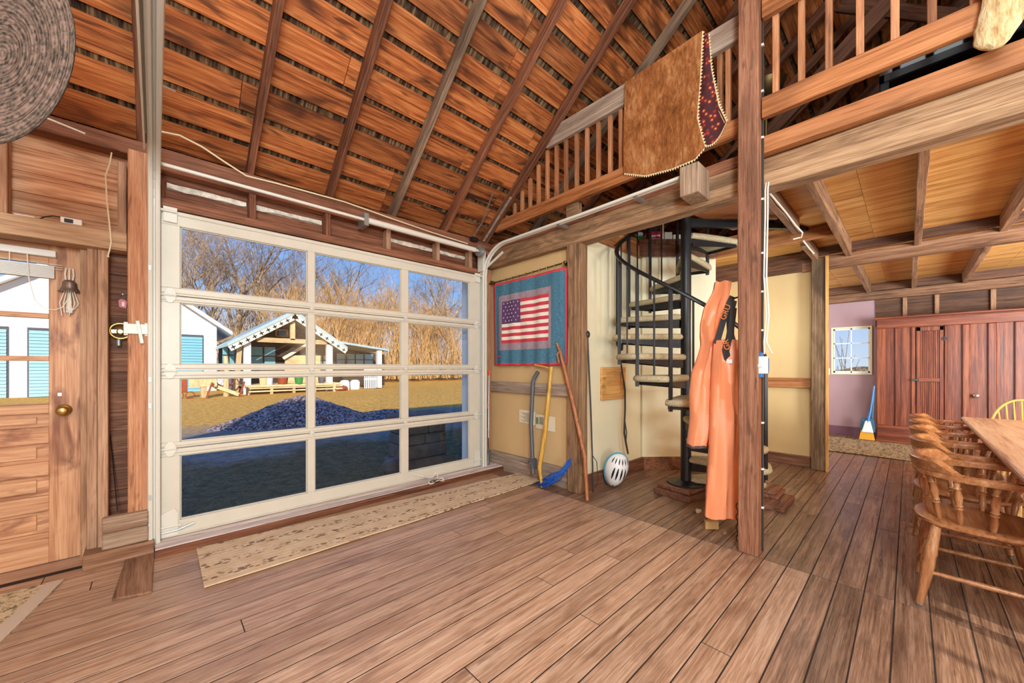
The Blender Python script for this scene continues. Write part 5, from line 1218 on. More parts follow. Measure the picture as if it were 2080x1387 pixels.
# books and clutter on the far edge of the stair opening
DN = Vector((.682, .731, 0)); DC = DN.x * 4.17 + DN.y * 2.18
def onedge(u, off=.05): d = ray(u, 490); k = (DC + off) / (d.x * DN.x + d.y * DN.y); return Vector((d.x * k, d.y * k, 0))
def edge_box(u0, u1, z0, z1, off, dep, cut=.002):
    a, c = onedge(u0, off), onedge(u1, off); t_ = (c - a).normalized() * cut; a, c = a + t_, c - t_; q = DN * dep
    return B().hexa([a + Vector((0, 0, z0)), c + Vector((0, 0, z0)), c + q + Vector((0, 0, z0)), a + q + Vector((0, 0, z0)), a + Vector((0, 0, z1)), c + Vector((0, 0, z1)), c + q + Vector((0, 0, z1)), a + q + Vector((0, 0, z1))])
o = tag(edge_box(1317, 1344, 2.701, 2.835, .04, .05).build('book', 'book_red', bevel=.003), 'red book standing on the loft edge above the stair', 'book')
for u0, u1, z, h in ((1321, 1328, 2.765, .022), (1329, 1332, 2.767, .022), (1333.5, 1341, 2.772, .022), (1322, 1340, 2.74, .006)): attach(edge_box(u0, u1, z, z + h, .037, .002, 0).build('title_line', 'white_print'), o)
tag(edge_box(1316, 1344, 2.701, 2.93, .10, .06).build('book', 'book_dark', bevel=.003), 'tall dark book standing behind the red book on the loft edge', 'book')
tag(edge_box(1344.5, 1349, 2.701, 2.93, .04, .14).build('book', 'book_cream', bevel=.003), 'thin cream book standing upright beside the red book on the loft edge', 'book')
tag(edge_box(1350, 1366, 2.701, 2.83, .05, .14).build('paper_box', 'white_plastic', bevel=.003), 'white box on the loft edge right beside the cream book', 'box')
tag(edge_box(1367, 1384, 2.701, 2.80, .05, .14).build('paper_box', 'paper', bevel=.003), 'lower cream box on the loft edge next to the stair pole', 'box')
p = onedge(1296, .10); b = B(); b.blob((p.x, p.y, 2.745), (.08, .07, .045), 14, 8, lambda d: 1 + .16 * math.sin(d.x * 6 + d.z * 5)); tag(b.build('cloth_bundle', 'green_bin', smooth=60), 'crumpled green cloth bundle on the loft edge above the stair', 'cloth')
p = onedge(1298, .09); b = B(); b.blob((p.x, p.y, 2.81), (.06, .05, .03), 12, 8, lambda d: 1 + .2 * math.sin(d.x * 7)); tag(b.build('cloth_bundle', 'frosted', smooth=60), 'crumpled pale blue cloth on top of the green bundle on the loft edge', 'cloth')
a, c = onedge(1302, .16), onedge(1317, .20); b = B(); b.tube([(a.x, a.y, 2.735), ((a.x + c.x) / 2, (a.y + c.y) / 2, 2.78), (c.x, c.y, 2.86)], [.03, .034, .03], 8); tag(b.build('cloth_roll', 'pale_wood', smooth=60), 'tan roll leaning against the tall dark book on the loft edge', 'roll')
# ------------------------------------------------------------------ coiled hat hanging at the top left
def hat():
    c = Vector((-.388, 2.159, 2.324)) ; c = CAM + ray(-26, 92) * 1.3
    t = thing('woven_hat', 'large round coiled brown hat hanging underside out at the top left', 'hat', c)
    n = -(FW * .98 + RT * .10 + Vector((0, 0, .02))).normalized()
    b = B(); rp = [(0, .035), (.06, .034)] + [(.06 + .012 * i, .033 * (1 - i / 23) + .002 * math.sin(i * 3.14159 / 2)) for i in range(1, 23)] + [(.336, 0), (.339, .005), (.335, .010)] + [(.06 + .024 * i, .012 + .033 * (1 - i / 11)) for i in range(10, -1, -1)] + [(0, .046)]
    b.lathe([(r, -h) for r, h in rp], (0, 0, 0), 64)
    o = b.build('brim', 'felt', t, smooth=50)
    z = n; x = RT - z * RT.dot(z); x.normalize(); y = z.cross(x)
    o.matrix_parent_inverse = Matrix.Identity(4); o.parent = t; o.matrix_basis = Matrix(((x.x, y.x, z.x, 0), (x.y, y.y, z.y, 0), (x.z, y.z, z.z, 0), (0, 0, 0, 1)))
    b = B(); b.tube([c + n * .02, c + n * .075 + RT * .03, c + n * .11 + RT * .07], [.014, .012, .003], 8); b.build('peg', 'hat_wood', t, smooth=50)
    b = B(); top = roofN(-.45, 0); yy = c.y + .05; b.tube([c + Vector((0, 0, .325)), Vector((c.x, c.y + .02, 2.9)), Vector((-.39, yy, 2.70 + .81 * (3.5 - yy) + .10))], .004, 5); b.build('hanging_cord', 'black_cord', t)
hat()
# ------------------------------------------------------------------ outdoors
GZ0 = -.30
def ground_mat():
    t = NT('ground_mat'); v = t.coord(); s = t.add('ShaderNodeSeparateXYZ'); t.link(v, s.inputs[0])
    n1 = t.noise(v, .35, 5, .6); n2 = t.noise(v, 7, 5, .7); n3 = t.noise(v, 34, 4, .7)
    f = t.math('ADD', t.math('MULTIPLY', n2, .5), t.math('MULTIPLY', n3, .5))
    gold = t.ramp(f, [(.36, rgb(140, 96, 36)), (.5, rgb(218, 160, 72)), (.63, rgb(244, 204, 122))])
    lawn = t.ramp(f, [(.34, rgb(40, 44, 30)), (.5, rgb(84, 88, 64)), (.62, rgb(120, 104, 78)), (.72, rgb(168, 150, 120))])
    grav = t.ramp(f, [(.34, rgb(96, 92, 86)), (.6, rgb(150, 144, 136))])
    y = t.math('ADD', s.outputs[1], t.math('MULTIPLY', t.math('SUBTRACT', n1, .5), 5.0))
    a = t.math('MINIMUM', t.math('MAXIMUM', t.math('MULTIPLY', t.math('SUBTRACT', y, 7.4), 1.2), 0.0), 1.0)
    c = t.math('MINIMUM', t.math('MAXIMUM', t.math('MULTIPLY', t.math('SUBTRACT', y, 11.0), .7), 0.0), 1.0)
    t.set(t.mix(c, t.mix(a, lawn, grav), gold), .95, 0, .1); t.bump(f, .8, .05)
ground_mat()
b = B()
def gh(x, y): 
    d = max(0, y - 20); return GZ0 + .03 * math.sin(x * .7) * math.sin(y * .5) * min(1, max(0, (y - 5) / 4)) + (0.0 if x < 9.5 else -.4 * min(1, (x - 9.5) / 10))
b.grid(lambda u, v: (-60 + 190 * u, -60 + 200 * v, gh(-60 + 190 * u, -60 + 200 * v)), 95, 100)
structure(b.build('ground', 'ground_mat', smooth=True))
# building base under the walls, seen from the yard
b = B(); b.box((-2.5, 3.60, -.45), (9.16, 3.74, -.075)); structure(b.build('wall_base', 'stone_dark'))
def gravel_mat():
    t = NT('gravel'); vo = t.add('ShaderNodeTexVoronoi', i_Scale=26.0); t.link(t.coord(), vo.inputs['Vector'])
    sp = t.add('ShaderNodeSeparateColor'); t.link(vo.outputs['Color'], sp.inputs[0])
    t.set(t.ramp(sp.outputs[0], [(.1, rgb(70, 62, 66)), (.5, rgb(132, 118, 122)), (.9, rgb(206, 186, 182))]), .9, 0, .2); t.bump(vo.outputs['Distance'], 1.0, .05)
gravel_mat()
def heap(cx, cy, rx, ry, h, seed, label):
    rng = random.Random(seed); ph = [rng.uniform(0, 6) for _ in range(6)]
    def f(u, v):
        a = u * 2 * PI; r = v; q = 1 + .16 * math.sin(2 * a + ph[0]) + .1 * math.sin(3 * a + ph[1]) + .05 * math.sin(7 * a + ph[2])
        x = cx + math.cos(a) * rx * r * q; y = cy + math.sin(a) * ry * r * q
        z = h * max(0, (1 - r ** 1.5)) * (1 + .12 * math.sin(x * 2.2 + ph[3]) + .08 * math.sin(y * 3 + ph[4])) + .02 * math.sin(x * 17 + ph[5]) * math.sin(y * 19)
        return (x, y, GZ0 - .03 + z)
    b = B(); b.grid(f, 72, 22); tag(b.build('gravel_heap', 'gravel', smooth=True), label, 'gravel heap', 'gravel heaps in the yard')
heap(3.0, 11.6, 1.75, 1.0, .66, 1, 'reddish gravel heap in the yard seen through the first glazed column')
heap(4.75, 10.4, 1.5, .9, .38, 2, 'grey gravel heap in the yard seen through the middle glazed column')
# stone block pedestal just outside
def pedestal():
    t = thing('stone_pedestal', 'dark stone block pedestal standing on the lawn just outside the glazed door', 'pedestal', (3.0, 5.3, GZ0))
    x, y = 3.02, 5.35
    b = B(); b.box((x - .44, y - .30, GZ0 - .02), (x + .46, y + .30, GZ0 + .12)); b.box((x - .37, y - .26, GZ0 + .12), (x + .38, y + .26, GZ0 + .33)); b.build('plinth', 'stone_dark', t, bevel=.02)
    b = B()
    for k in range(2):
        o = .37 - .02 * k; z = GZ0 + .335 + k * .155
        b.box((x - o, y - .26, z), (x - .01 + .06 * k, y + .26, z + .15)); b.box((x + .0 + .06 * k, y - .26, z), (x + o, y + .26, z + .15))
    b.build('blocks', 'stone_dark', t, bevel=.02)
    b = B(); b.box((x - .41, y - .30, GZ0 + .65), (x + .41, y + .30, GZ0 + .79)); b.build('cap', 'stone_dark', t, bevel=.025)
pedestal()
b = B(); b.blob((2.46, 5.05, GZ0 + .10), (.16, .14, .13), 14, 9); tag(b.build('boulder', 'stone_dark', smooth=True), 'round dark boulder at the foot of the stone pedestal', 'boulder')
# white garage on the left
def garage():
    Y = 30.0; x0, x1, pk = -11.0, 2.82, -2.2
    t = thing('white_garage', 'white gabled garage with teal roll doors beyond the yard', 'building', (-4, Y + 4, GZ0))
    ze, zp = 3.75, 3.75 + (x1 - pk) * .75
    b = B(); b.prism([(x0, GZ0), (x1, GZ0), (x1, ze), (pk, zp), (x0, zp - (pk - x0) * .75)], 'y', Y, Y + 9); b.build('wall', 'white_siding', t)
    b = B()
    for s, xe in ((1, x1 + .75), (-1, x0 - .3)):
        ye = zp - abs(xe - pk) * .75; b.hexa([(pk, Y - .5, zp + .02), (xe, Y - .5, ye + .02), (xe, Y + 9.3, ye + .02), (pk, Y + 9.3, zp + .02), (pk, Y - .5, zp + .28), (xe, Y - .5, ye + .24), (xe, Y + 9.3, ye + .24), (pk, Y + 9.3, zp + .28)])
    b.build('roof', 'white_trim', t)
    for a, c in ((-8.4, -5.2), (-4.52, -1.7), (-.9, 2.12)):
        f = B(); f.box((a - .06, Y - .04, GZ0), (c + .06, Y - .02, 3.16)); fo = f.build('door_frame', 'slate', t)
        d = B(); z = GZ0 + .02
        while z < 3.0: d.hexa([(a, Y - .10, z), (c, Y - .10, z), (c, Y - .04, z), (a, Y - .04, z), (a, Y - .05, z + .16), (c, Y - .05, z + .16), (c, Y - .04, z + .16), (a, Y - .04, z + .16)]); z += .165
        d.build('roll_door', 'shutter', fo)
garage()
# old house with the porch
def house():
    Y = 24.6
    def q(u, v, y=Y): return onY(u, v, y)
    t = thing('porch_house', 'old dark house with a gabled porch and white cut-out edging across the yard', 'building', (7, Y + 3, GZ0))
    ap, le, re = q(599, 637), q(462, 703), q(706, 710)
    lx, rx = le.x, re.x; bx0, bx1 = lx + .5, rx - .35
    b = B(); b.prism([(bx0, GZ0), (bx1, GZ0), (bx1, re.z + .5), (ap.x, ap.z - .3), (bx0, le.z + .5)], 'y', Y + 2.4, Y + 9); b.build('wall', W('shed'), t)
    b = B(); b.prism([(bx1 - .5, GZ0), (bx1 + 5.2, GZ0), (bx1 + 5.2, 2.2), (bx1 - .5, 3.0)], 'y', Y + 5.2, Y + 9); b.build('side_wall', W('shed'), t)
    b = B()
    for e in (le, re):
        b.hexa([(ap.x, Y, ap.z), (e.x, Y, e.z), (e.x, Y + 9.5, e.z), (ap.x, Y + 9.5, ap.z), (ap.x, Y, ap.z + .22), (e.x, Y, e.z + .18), (e.x, Y + 9.5, e.z + .18), (ap.x, Y + 9.5, ap.z + .22)])
    b.build('roof', 'bluegrey_metal', t)
    a, c = q(690, 697, Y + 1.5), q(790, 713, Y + 1.5); b = B(); b.hexa([(a.x, Y + 1.5, a.z), (c.x, Y + 1.5, c.z), (c.x, Y + 9, c.z), (a.x, Y + 9, a.z), (a.x, Y + 1.5, a.z + .14), (c.x, Y + 1.5, c.z + .14), (c.x, Y + 9, c.z + .14), (a.x, Y + 9, a.z + .14)]); b.build('side_roof', 'bluegrey_metal', t)
    for e, nm in ((le, 1), (re, 2)):
        b = B(); A = Vector((ap.x, Y - .06, ap.z)); E = Vector((e.x, Y - .06, e.z)); d = (E - A).normalized(); up = Vector((-d.z, 0, d.x)); up = up if up.z > 0 else -up
        b.hexa([A - up * .30, E - up * .30, E - up * .30 + Vector((0, .04, 0)), A - up * .30 + Vector((0, .04, 0)), A - up * .02, E - up * .02, E - up * .02 + Vector((0, .04, 0)), A - up * .02 + Vector((0, .04, 0))]); bo = b.build('barge_board', 'cream_paint', t)
        h = B(); L = (E - A).length; n = int(L / .37)
        for i in range(n):
            m = A + d * (L * (i + .5) / n) - up * .16 - Vector((0, .012, 0))
            for dd, w in ((d, .11), (up, .11)): 
                o = (up if dd is d else d) * .028
                h.hexa([m - dd * w - o, m + dd * w - o, m + dd * w - o + Vector((0, .006, 0)), m - dd * w - o + Vector((0, .006, 0)), m - dd * w + o, m + dd * w + o, m + dd * w + o + Vector((0, .006, 0)), m - dd * w + o + Vector((0, .006, 0))])
        h.build('cut_out', 'dark_hole', bo)
    for u, w in ((502, .16), (669, .16)):
        p = q(u, 790, Y + .3); b = B(); b.box((p.x - w, Y + .2, GZ0), (p.x + w, Y + .5, q(u, 695).z)); b.build('porch_column', 'white_siding', t)
    p = q(770, 790, Y + 1.7); b = B(); b.box((p.x - .16, Y + 1.6, GZ0), (p.x + .16, Y + 1.9, q(770, 712, Y + 1.7).z)); b.build('porch_column', 'white_siding', t)
    p = q(478, 790, Y + .4); b = B(); b.bar((p.x, Y + .4, GZ0), (p.x + .2, Y + .4, q(478, 700).z), .22, .2, (0, 1, 0)); b.build('porch_column', W('pallet', 'Z'), t)
    a, c = q(522, 690, Y + .3), q(690, 694, Y + .3); b = B(); b.box((a.x, Y + .2, a.z - .12), (c.x, Y + .4, a.z + .14)); b.build('tie_beam', W('pallet'), t)
    a = q(594, 655, Y + .3); b = B(); b.box((a.x - .12, Y + .2, q(594, 690).z), (a.x + .12, Y + .4, q(594, 648).z)); b.build('king_post', W('pallet', 'Z'), t)
    Yw = Y + 2.36
    for u0, u1, v0, v1 in ((510, 559, 704, 742), (452, 476, 700, 742), (486, 500, 703, 742), (646, 664, 722, 742)):
        a, c = q(u0, v0, Yw), q(u1, v1, Yw); b = B(); b.box((a.x, Yw - .03, c.z), (c.x, Yw, a.z)); f = b.build('window', 'old_glass', t)
        b = B(); m = (a.x + c.x) / 2; b.box((m - .04, Yw - .06, c.z), (m + .04, Yw - .03, a.z)); b.box((a.x, Yw - .06, (a.z + c.z) / 2 - .03), (c.x, Yw - .03, (a.z + c.z) / 2 + .03)); b.build('glazing_bar', W('shed'), f)
    a, c = q(684, 718, Y + 5.1), q(757, 742, Y + 5.1); b = B(); b.box((a.x, Y + 5.1, c.z), (c.x, Y + 5.18, a.z)); f = b.build('window', 'old_glass', t)
    b = B()
    for k in range(1, 4): m = a.x + (c.x - a.x) * k / 4; b.box((m - .04, Y + 5.06, c.z), (m + .04, Y + 5.1, a.z))
    b.box((a.x, Y + 5.06, (a.z + c.z) / 2 - .03), (c.x, Y + 5.1, (a.z + c.z) / 2 + .03)); b.build('glazing_bar', W('shed'), f)
    a, c = q(559, 668, Yw), q(585, 685, Yw); b = B(); 
    b.box((a.x, Yw - .06, a.z - .08), (c.x, Yw, a.z)); b.box((a.x, Yw - .06, c.z), (c.x, Yw, c.z + .06)); b.box((a.x, Yw - .06, c.z), (a.x + .1, Yw, a.z)); b.box((c.x - .1, Yw - .06, c.z), (c.x, Yw, a.z)); f = b.build('gable_window', W('pallet'), t)
    b = B(); b.box((a.x + .1, Yw - .02, c.z + .06), (c.x - .1, Yw, a.z - .08)); b.build('pane', 'dark_glass', f)
    # inner porch gable with its own cut-out edge
    a, c = q(575, 728, Y + 1.2), q(640, 690, Y + 1.2); b = B(); b.bar((a.x, Y + 1.2, a.z), (c.x, Y + 1.2, c.z), .05, .16, (0, 0, 1)); b.build('porch_edging', 'cream_paint', t)
    a, c = q(578, 795, Y + 1.5), q(650, 722, Y + 1.5); b = B(); b.prism([(a.x, .2), (c.x, .2), (c.x, c.z), (c.x - .6, c.z), (a.x, 1.9)], 'y', Y + 1.4, Y + 1.5); b.build('porch_front', W('pallet'), t)
    # deck with rails
    a, c = q(497, 784, Y + .1), q(690, 784, Y + .1); b = B(); b.box((a.x, Y - .3, .10), (c.x, Y + 2.3, .22)); b.build('porch_deck', W('pallet'), t)
    b = B(); x = a.x
    while x < c.x: b.box((x, Y - .36, GZ0), (x + .14, Y - .25, .14)); x += 1.1
    for z in (-.16, .0): b.box((a.x, Y - .40, z), (c.x, Y - .36, z + .08))
    b.build('deck_skirt', W('pallet'), t)
house()
# yard clutter by the porch
def yq(u, v, y): return onY(u, v, y)
def ybox(name, u0, u1, v0, y, d, m, lab, cat, zb=GZ0, group=None):
    a, c = yq(u0, v0, y), yq(u1, v0, y); b = B(); b.box((a.x, y, zb), (c.x, y + d, a.z)); return tag(b.build(name, m, bevel=.02), lab, cat, group)
ybox('rusty_cart', 367, 381, 770, 23.5, .7, 'rust', 'rusty reddish box cart at the left edge of the yard before the white garage', 'cart', GZ0 + .3)
b = B(); p = yq(374, 795, 23.5)
for dx in (-.18, .22): b.tube([(p.x + dx + .16 * math.cos(a), 23.48, GZ0 + .16 + .16 * math.sin(a)) for a in [k * PI / 7 for k in range(15)]], .025, 5)
attach(b.build('wheel', 'rust'), bpy.data.objects['rusty_cart'])
b = B(); p = yq(414, 775, 23.6); b.box((p.x - .12, 23.6, GZ0), (p.x + .12, 23.8, p.z + .5)); b.box((p.x - .55, 23.56, p.z - .25), (p.x + .5, 23.6, p.z + .15)); tag(b.build('sign_post', W('pallet', 'Z')), 'pale wooden post with a blank cross board beside the rusty cart', 'post')
b = B(); a, c = yq(420, 778, 24.0), yq(486, 797, 23.4); b.bar((a.x, 24.0, a.z), (c.x, 23.4, GZ0 + .1), .12, .16); tag(b.build('leaning_beam', W('pallet')), 'long pale beam leaning down before the white tank in the yard', 'beam')
ybox('white_tank', 438, 470, 768, 24.4, .6, 'white_siding', 'white metal tank behind the leaning beam in the yard', 'tank', GZ0 + .35)
b = B(); p = yq(458, 768, 24.2); b.tube([(p.x + .42 * math.cos(a), 24.2, p.z + .42 * math.sin(a)) for a in [k * PI / 12 for k in range(25)]], .03, 6)
for k in range(6): b.tube([(p.x, 24.2, p.z), (p.x + .42 * math.cos(k * PI / 3), 24.2, p.z + .42 * math.sin(k * PI / 3))], .012, 5)
tag(b.build('wagon_wheel', 'rust'), 'old iron wagon wheel before the white tank', 'wheel')
for u, lab in ((425, 'rusty plough blade leaning beside the pale post with the cross board'), (491, 'rusty plough blade leaning at the left end of the porch deck')):
    b = B(); p = yq(u, 790, 23.5); b.bar((p.x - .1, 23.5, GZ0), (p.x + .12, 23.5, GZ0 + .75), .06, .24, (0, 1, 0)); tag(b.build('plough_blade', 'rust'), lab, 'blade', 'rusty plough blades')
p = yq(611, 779, 24.0); b = B(); b.lathe([(.18, 0), (.24, .42), (.26, .43), (.26, .47)], (p.x, 24.4, .225), 14); tag(b.build('green_bin', 'green_bin', smooth=40), 'green bin standing on the porch deck', 'bin')
for u, w, h, m, lab in ((536, .22, .5, 'pale_wood', 'pale crate on the porch deck left of the bench'), (575, .3, .55, 'rust', 'rusty box on the porch deck left of the green bin'), (548, .2, .6, 'frosted', 'pale grey bin on the porch deck'), (654, .2, .45, 'slate', 'dark pot on the porch deck right of the green bin')):
    p = yq(u, 779, 24.4); b = B(); b.lathe([(w * .8, 0), (w, h * .9), (w * .95, h)], (p.x, 24.5, .225), 10); tag(b.build('porch_tub', m, smooth=40), lab, 'tub')
for u, lab in ((700, 'white round drum on the grass right of the porch deck, left one'), (721, 'white round drum on the grass right of the porch deck, right one')):
    p = yq(u, 780, 25.6); b = B(); b.lathe([(.28, 0), (.30, .15), (.30, .5), (.2, .62), (.05, .64)], (p.x, 25.6, GZ0), 16); tag(b.build('white_drum', 'white_siding', smooth=40), lab, 'drum', 'white drums by the porch')
b = B(); a, c = yq(740, 770, 25.9), yq(766, 770, 25.9); x = a.x
while x < c.x: b.box((x, 25.9, GZ0), (x + .07, 25.95, .95)); x += .13
b.box((a.x, 25.95, .3), (c.x, 26.0, .4)); b.box((a.x, 25.95, .95), (c.x, 26.0, 1.05))
tag(b.build('picket_fence', 'white_siding'), 'short white picket fence under the lean-to roof', 'fence')
b = B(); p = yq(690, 778, 25); b.blob((p.x - .2, 24.6, GZ0 + .14), (.55, .4, .2), 12, 7, lambda d: 1 + .2 * math.sin(d.x * 5 + d.y * 3)); tag(b.build('brick_pile', 'rust'), 'small heap of reddish bricks at the right end of the porch deck', 'heap')
b = B(); p = yq(459, 735, 23.8); b.tube([(p.x, 23.8, GZ0), (p.x + .03, 23.8, p.z - .2), (p.x - .02, 23.8, p.z + .3)], [.12, .11, .09], 8); tag(b.build('peeled_log', W('pallet', 'Z'), smooth=True), 'upright pale peeled log before the left end of the porch', 'log')
# ------------------------------------------------------------------ trees
def bark(name, a, b_): 
    t = NT(name); n = t.noise(t.coord(), 3, 4); t.set(t.ramp(n, [(.35, a), (.65, b_)]), .9, 0, .1)
bark('bark_grey', rgb(88, 72, 58), rgb(172, 150, 126)); bark('bark_tan', rgb(160, 118, 66), rgb(228, 186, 124)); bark('bark_mix', rgb(128, 104, 80), rgb(204, 176, 142))
def tree_mesh(seed, h, mat, levels=5, spread=.55, trunk=.28, name='trunk_and_branches', n0=7):
    rng = random.Random(seed); b = B()
    def grow(p, d, L, r, lv):
        seg = 4 if lv <= 1 else (3 if lv < 4 else 2); pts = [p]; rs = [r]; q = p.copy(); dd = d.copy()
        for i in range(seg):
            dd = (dd + Vector((rng.uniform(-1, 1), rng.uniform(-1, 1), rng.uniform(-.5, .8))) * (.10 + .06 * lv)).normalized(); q = q + dd * (L / seg); pts.append(q.copy()); rs.append(max(.010, r * (1 - .55 * (i + 1) / seg)))
        b.tube(pts, rs, 7 if lv == 0 else (5 if lv == 1 else 3), caps=False)
        if lv >= levels: return
        n = n0 if lv == 0 else rng.choice((3, 4, 4, 5) if lv < 3 else (2, 3, 3))
        for k in range(n):
            f = rng.uniform(.35, 1) if lv == 0 else rng.uniform(.25, 1); i = min(seg - 1, int(f * seg)); base = pts[i].lerp(pts[i + 1], f * seg - i)
            a = rng.uniform(0, 2 * PI); side = Vector((math.cos(a), math.sin(a), 0)); nd = (dd * rng.uniform(.5, 1.1) + side * rng.uniform(.4, 1.1) * spread * 1.6 + Vector((0, 0, .25))).normalized()
            grow(base, nd, L * rng.uniform(.5, .72), max(.012, rs[i] * rng.uniform(.42, .62)), lv + 1)
    grow(Vector((0, 0, -.2)), Vector((rng.uniform(-.08, .08), rng.uniform(-.08, .08), 1)).normalized(), h * .52, trunk, 0)
    o = b.build(name, mat, smooth=False, fixn=False); return o
protos = {}
for key, args in {'big': (11, 23, 'bark_grey', 5, .6, .50), 'mid': (23, 19, 'bark_grey', 5, .55, .34), 'thin': (5, 17, 'bark_mix', 5, .4, .24), 'wide': (42, 21, 'bark_mix', 5, .72, .42), 'tan': (8, 12, 'bark_tan', 4, .35, .14)}.items(): protos[key] = tree_mesh(*args)
TREES = [('big', 470, 52, .3, 'big bare tree with a forked trunk standing behind the porch house'), ('mid', 440, 58, 2.1, 'bare tree behind the gap between the white garage and the house'), ('wide', 392, 60, 4.0, 'bare spreading tree above the white garage roof'),
         ('thin', 520, 62, 1.0, 'thin bare tree right of the big forked tree'), ('thin', 575, 66, 5.2, 'slim bare tree above the left slope of the porch roof'), ('mid', 600, 58, 3.3, 'bare tree rising above the porch gable'),
         ('thin', 648, 64, .6, 'narrow bare tree at the left edge of the middle glazed column'), ('big', 706, 60, 2.6, 'bare tree with many upright limbs in the middle glazed column'), ('wide', 748, 64, 1.7, 'tall bare tree behind the tan thicket in the middle glazed column'),
         ('mid', 800, 70, .2, 'bare tree at the right edge of the middle glazed column'), ('wide', 925, 46, 3.9, 'bare tree with drooping limbs in the last glazed column'), ('big', 868, 66, 5.0, 'bare tree behind the thicket in the last glazed column'),
         ('thin', 420, 48, 3.0, 'light bare sapling beside the white garage corner'), ('mid', 545, 70, 4.4, 'bare tree far behind the porch house'), ('thin', 366, 50, 1.4, 'bare tree above the white garage at the edge of the first glazed column'), ('mid', 985, 60, 2.4, 'bare tree at the far right of the yard')]
used = set()
for key, u, y, rz, lab in TREES:
    p = onY(u, 760, y); o = protos[key]
    if key in used: o = o.copy(); COL.objects.link(o)
    used.add(key); o.name = 'bare_tree'; o.location = (p.x, y, GZ0); o.rotation_euler = (0, 0, rz); tag(o, lab, 'tree', 'bare trees beyond the yard')
k = 0; rng = random.Random(77); o0 = protos['tan']; first_tan = True
for i in range(46):
    u = 575 + 400 * i / 45 + rng.uniform(-5, 5); y = rng.uniform(43, 52); p = onY(u, 760, y)
    o = o0 if first_tan else o0.copy()
    if not first_tan: COL.objects.link(o)
    first_tan = False; o.name = 'tan_sapling'; o.location = (p.x, y, GZ0); o.rotation_euler = (0, 0, rng.uniform(0, 6.28)); s = rng.uniform(.75, 1.1); o.scale = (s, s, s * rng.uniform(.8, 1.05))
    tag(o, 'slender tan sapling in the dense thicket right of the porch house', 'sapling', 'tan saplings of the thicket')
b = B(); rng = random.Random(12)
for i in range(2600):
    u = rng.uniform(590, 985) if rng.random() < .75 else rng.uniform(380, 600); y = rng.uniform(42, 56); p = onY(u, 760, y); h = rng.uniform(2.5, 7.5) * (1 if u > 590 else .8)
    b.tube([(p.x, y, GZ0), (p.x + rng.uniform(-.5, .5), y, GZ0 + h * .5), (p.x + rng.uniform(-1.3, 1.3), y + rng.uniform(-.6, .6), GZ0 + h)], [.035, .026, .010], 3, caps=False)
tag(b.build('thicket_undergrowth', 'bark_tan', fixn=False), 'dense tan brush filling the edge of the yard behind the house', 'undergrowth', kind='stuff')
b = B(); rng = random.Random(15)
for i in range(900):
    u = rng.uniform(380, 640); y = rng.uniform(50, 60); p = onY(u, 760, y); h = rng.uniform(4, 8.5)
    b.tube([(p.x, y, GZ0), (p.x + rng.uniform(-.7, .7), y, GZ0 + h * .5), (p.x + rng.uniform(-1.8, 1.8), y, GZ0 + h)], [.05, .035, .012], 3, caps=False)
tag(b.build('brush_undergrowth', 'bark_mix', fixn=False), 'grey-brown brush behind the porch house roof', 'undergrowth', kind='stuff')
# low brush outside the little back window
b = B(); rng = random.Random(31)
for i in range(60):
    y = rng.uniform(1.2, 2.0); x = 14 + rng.uniform(-.6, .6); h = rng.uniform(.9, 2.0) + (.9 if y < 1.32 else 0)
    b.tube([(x, y, -.7), (x, y + rng.uniform(-.1, .1), -.7 + h * .6), (x, y + rng.uniform(-.3, .3), -.7 + h)], [.012, .008, .004], 4, caps=False)
tag(b.build('bare_shrub', 'bark_grey', fixn=False), 'bare twiggy shrub outside the little window of the purple wall', 'shrub')
b = B(); b.grid(lambda u, v: (90, -40 + 110 * u, -1.0 + 3.2 * v * (.7 + .3 * math.sin(u * 60) * math.sin(u * 23))), 120, 2, 1.5); tag(b.build('far_treeline', 'bark_mix'), 'dark far treeline on the horizon outside the little back window', 'treeline', kind='stuff')
# ------------------------------------------------------------------ camera, sky, light
cam = bpy.data.cameras.new('camera'); co = bpy.data.objects.new('camera', cam); COL.objects.link(co); SC.camera = co
cam.sensor_fit = 'HORIZONTAL'; cam.sensor_width = 36.0; cam.lens = FPX / 2080 * 36.0; cam.shift_y = (CY - 693.5) / 2080; cam.clip_start = .05; cam.clip_end = 500
co.location = CAM; co.rotation_euler = (PI / 2, 0, math.atan2(FW.y, FW.x) - PI / 2)
w = bpy.data.worlds.new('world'); SC.world = w; w.use_nodes = True
n = w.node_tree.nodes; l = w.node_tree.links; bg = n['Background']
tc = n.new('ShaderNodeTexCoord'); sp = n.new('ShaderNodeSeparateXYZ'); l.new(tc.outputs['Generated'], sp.inputs[0])
cr = n.new('ShaderNodeValToRGB'); e = cr.color_ramp.elements; e[0].position = 0; e[0].color = rgb(210, 226, 246); e[1].position = .55; e[1].color = rgb(84, 146, 236)
m_ = e.new(.2); m_.color = rgb(140, 188, 250)
l.new(sp.outputs[2], cr.inputs[0]); l.new(cr.outputs[0], bg.inputs[0]); bg.inputs[1].default_value = 1.0
def lamp(name, typ, loc, energy, color, **k):
    d = bpy.data.lights.new(name, typ); d.energy = energy; d.color = color
    for a, v in k.items(): setattr(d, a, v)
    o = bpy.data.objects.new(name, d); COL.objects.link(o); o.location = loc; return o
s = lamp('sun', 'SUN', (0, 0, 20), 5.6, (1.0, .90, .76), angle=.009)
s.rotation_euler = Vector((.30, .83, -.415)).to_track_quat('-Z', 'Y').to_euler()
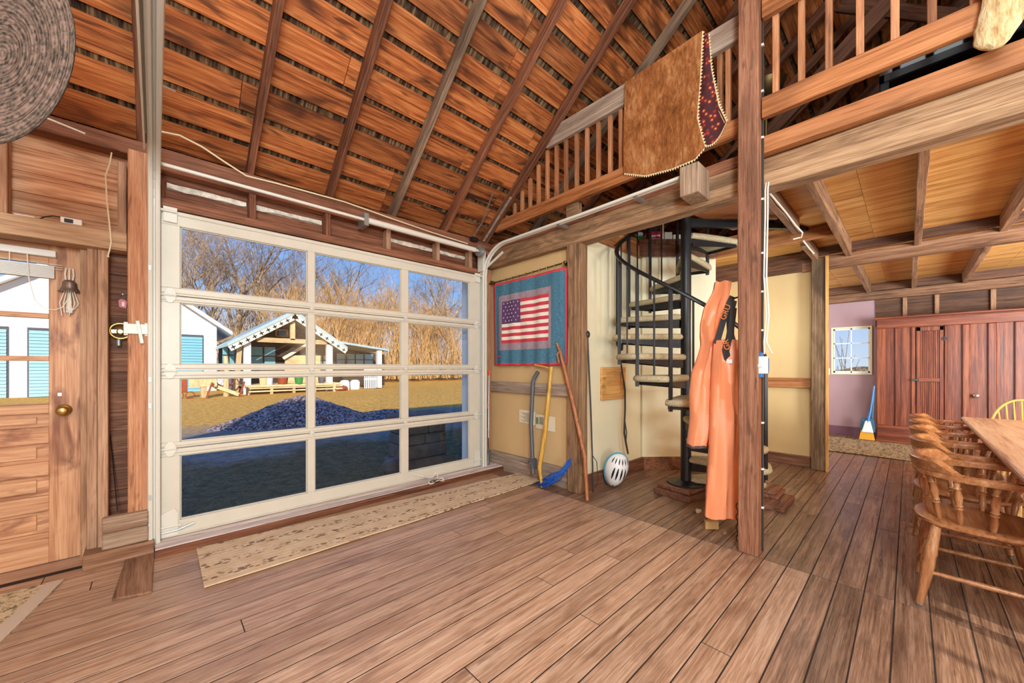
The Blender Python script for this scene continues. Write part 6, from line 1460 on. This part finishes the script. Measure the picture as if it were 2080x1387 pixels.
FILL_TINT = (.78, .95, 1.0)  # cool tint shared by the added fill lights, offsets the orange wood bounce
lamp('fill_room_west', 'POINT', (-.75, -1.0, 3.1), 270, FILL_TINT, shadow_soft_size=.4)  # added fill behind the camera, no fixture there; brightens wall and roof
lamp('fill_room_east', 'POINT', (.4, -.7, 4.6), 110, FILL_TINT, shadow_soft_size=.9)  # added soft fill under the ridge, no fixture, kept out of the pane reflections
lamp('fill_room_corner', 'POINT', (-.3, -3.0, 1.0), 260, FILL_TINT, shadow_soft_size=.35)  # added low fill at the back of the room for the track undersides
lamp('fill_room_low', 'POINT', (-.45, -1.1, 1.9), 290, FILL_TINT, shadow_soft_size=.35)  # added frontal fill beside the camera, flattens the room shading
def area(name, loc, energy, size, d):
    o = lamp(name, 'AREA', loc, energy, FILL_TINT, size=size); o.rotation_euler = Vector(d).to_track_quat('-Z', 'Y').to_euler(); return o
area('fill_dining', (2.9, -3.2, 1.3), 470, 1.6, (1, 0, .7))  # added unseen fill aimed up at the loft ceiling, faces away from the panes
area('fill_passage', (5.9, -3.0, 1.3), 200, 1.4, (1, 0, .5))  # added unseen fill towards the red cabinet, no fixture there
lamp('fill_back_room', 'POINT', (7.6, 2.2, 1.7), 90, FILL_TINT, shadow_soft_size=.3)  # added fill hidden behind the tan wall, brightens the back room
lamp('fill_stair', 'POINT', (5.0, 1.1, 1.7), 9, FILL_TINT, shadow_soft_size=.2)  # small added fill for the stair alcove, no fixture modelled
cy = SC.cycles; cy.max_bounces = 7; cy.diffuse_bounces = 3; cy.glossy_bounces = 3; cy.transmission_bounces = 4; cy.transparent_max_bounces = 8; cy.caustics_reflective = False; cy.caustics_refractive = False; cy.use_adaptive_sampling = True; cy.adaptive_threshold = .05; cy.adaptive_min_samples = 12; cy.sample_clamp_indirect = 8
SC.view_settings.view_transform = 'Standard'; SC.view_settings.look = 'None'; SC.view_settings.gamma = 1.0; SC.view_settings.exposure = 0.10
try: SC.view_settings.use_curve_mapping = False
except Exception: pass
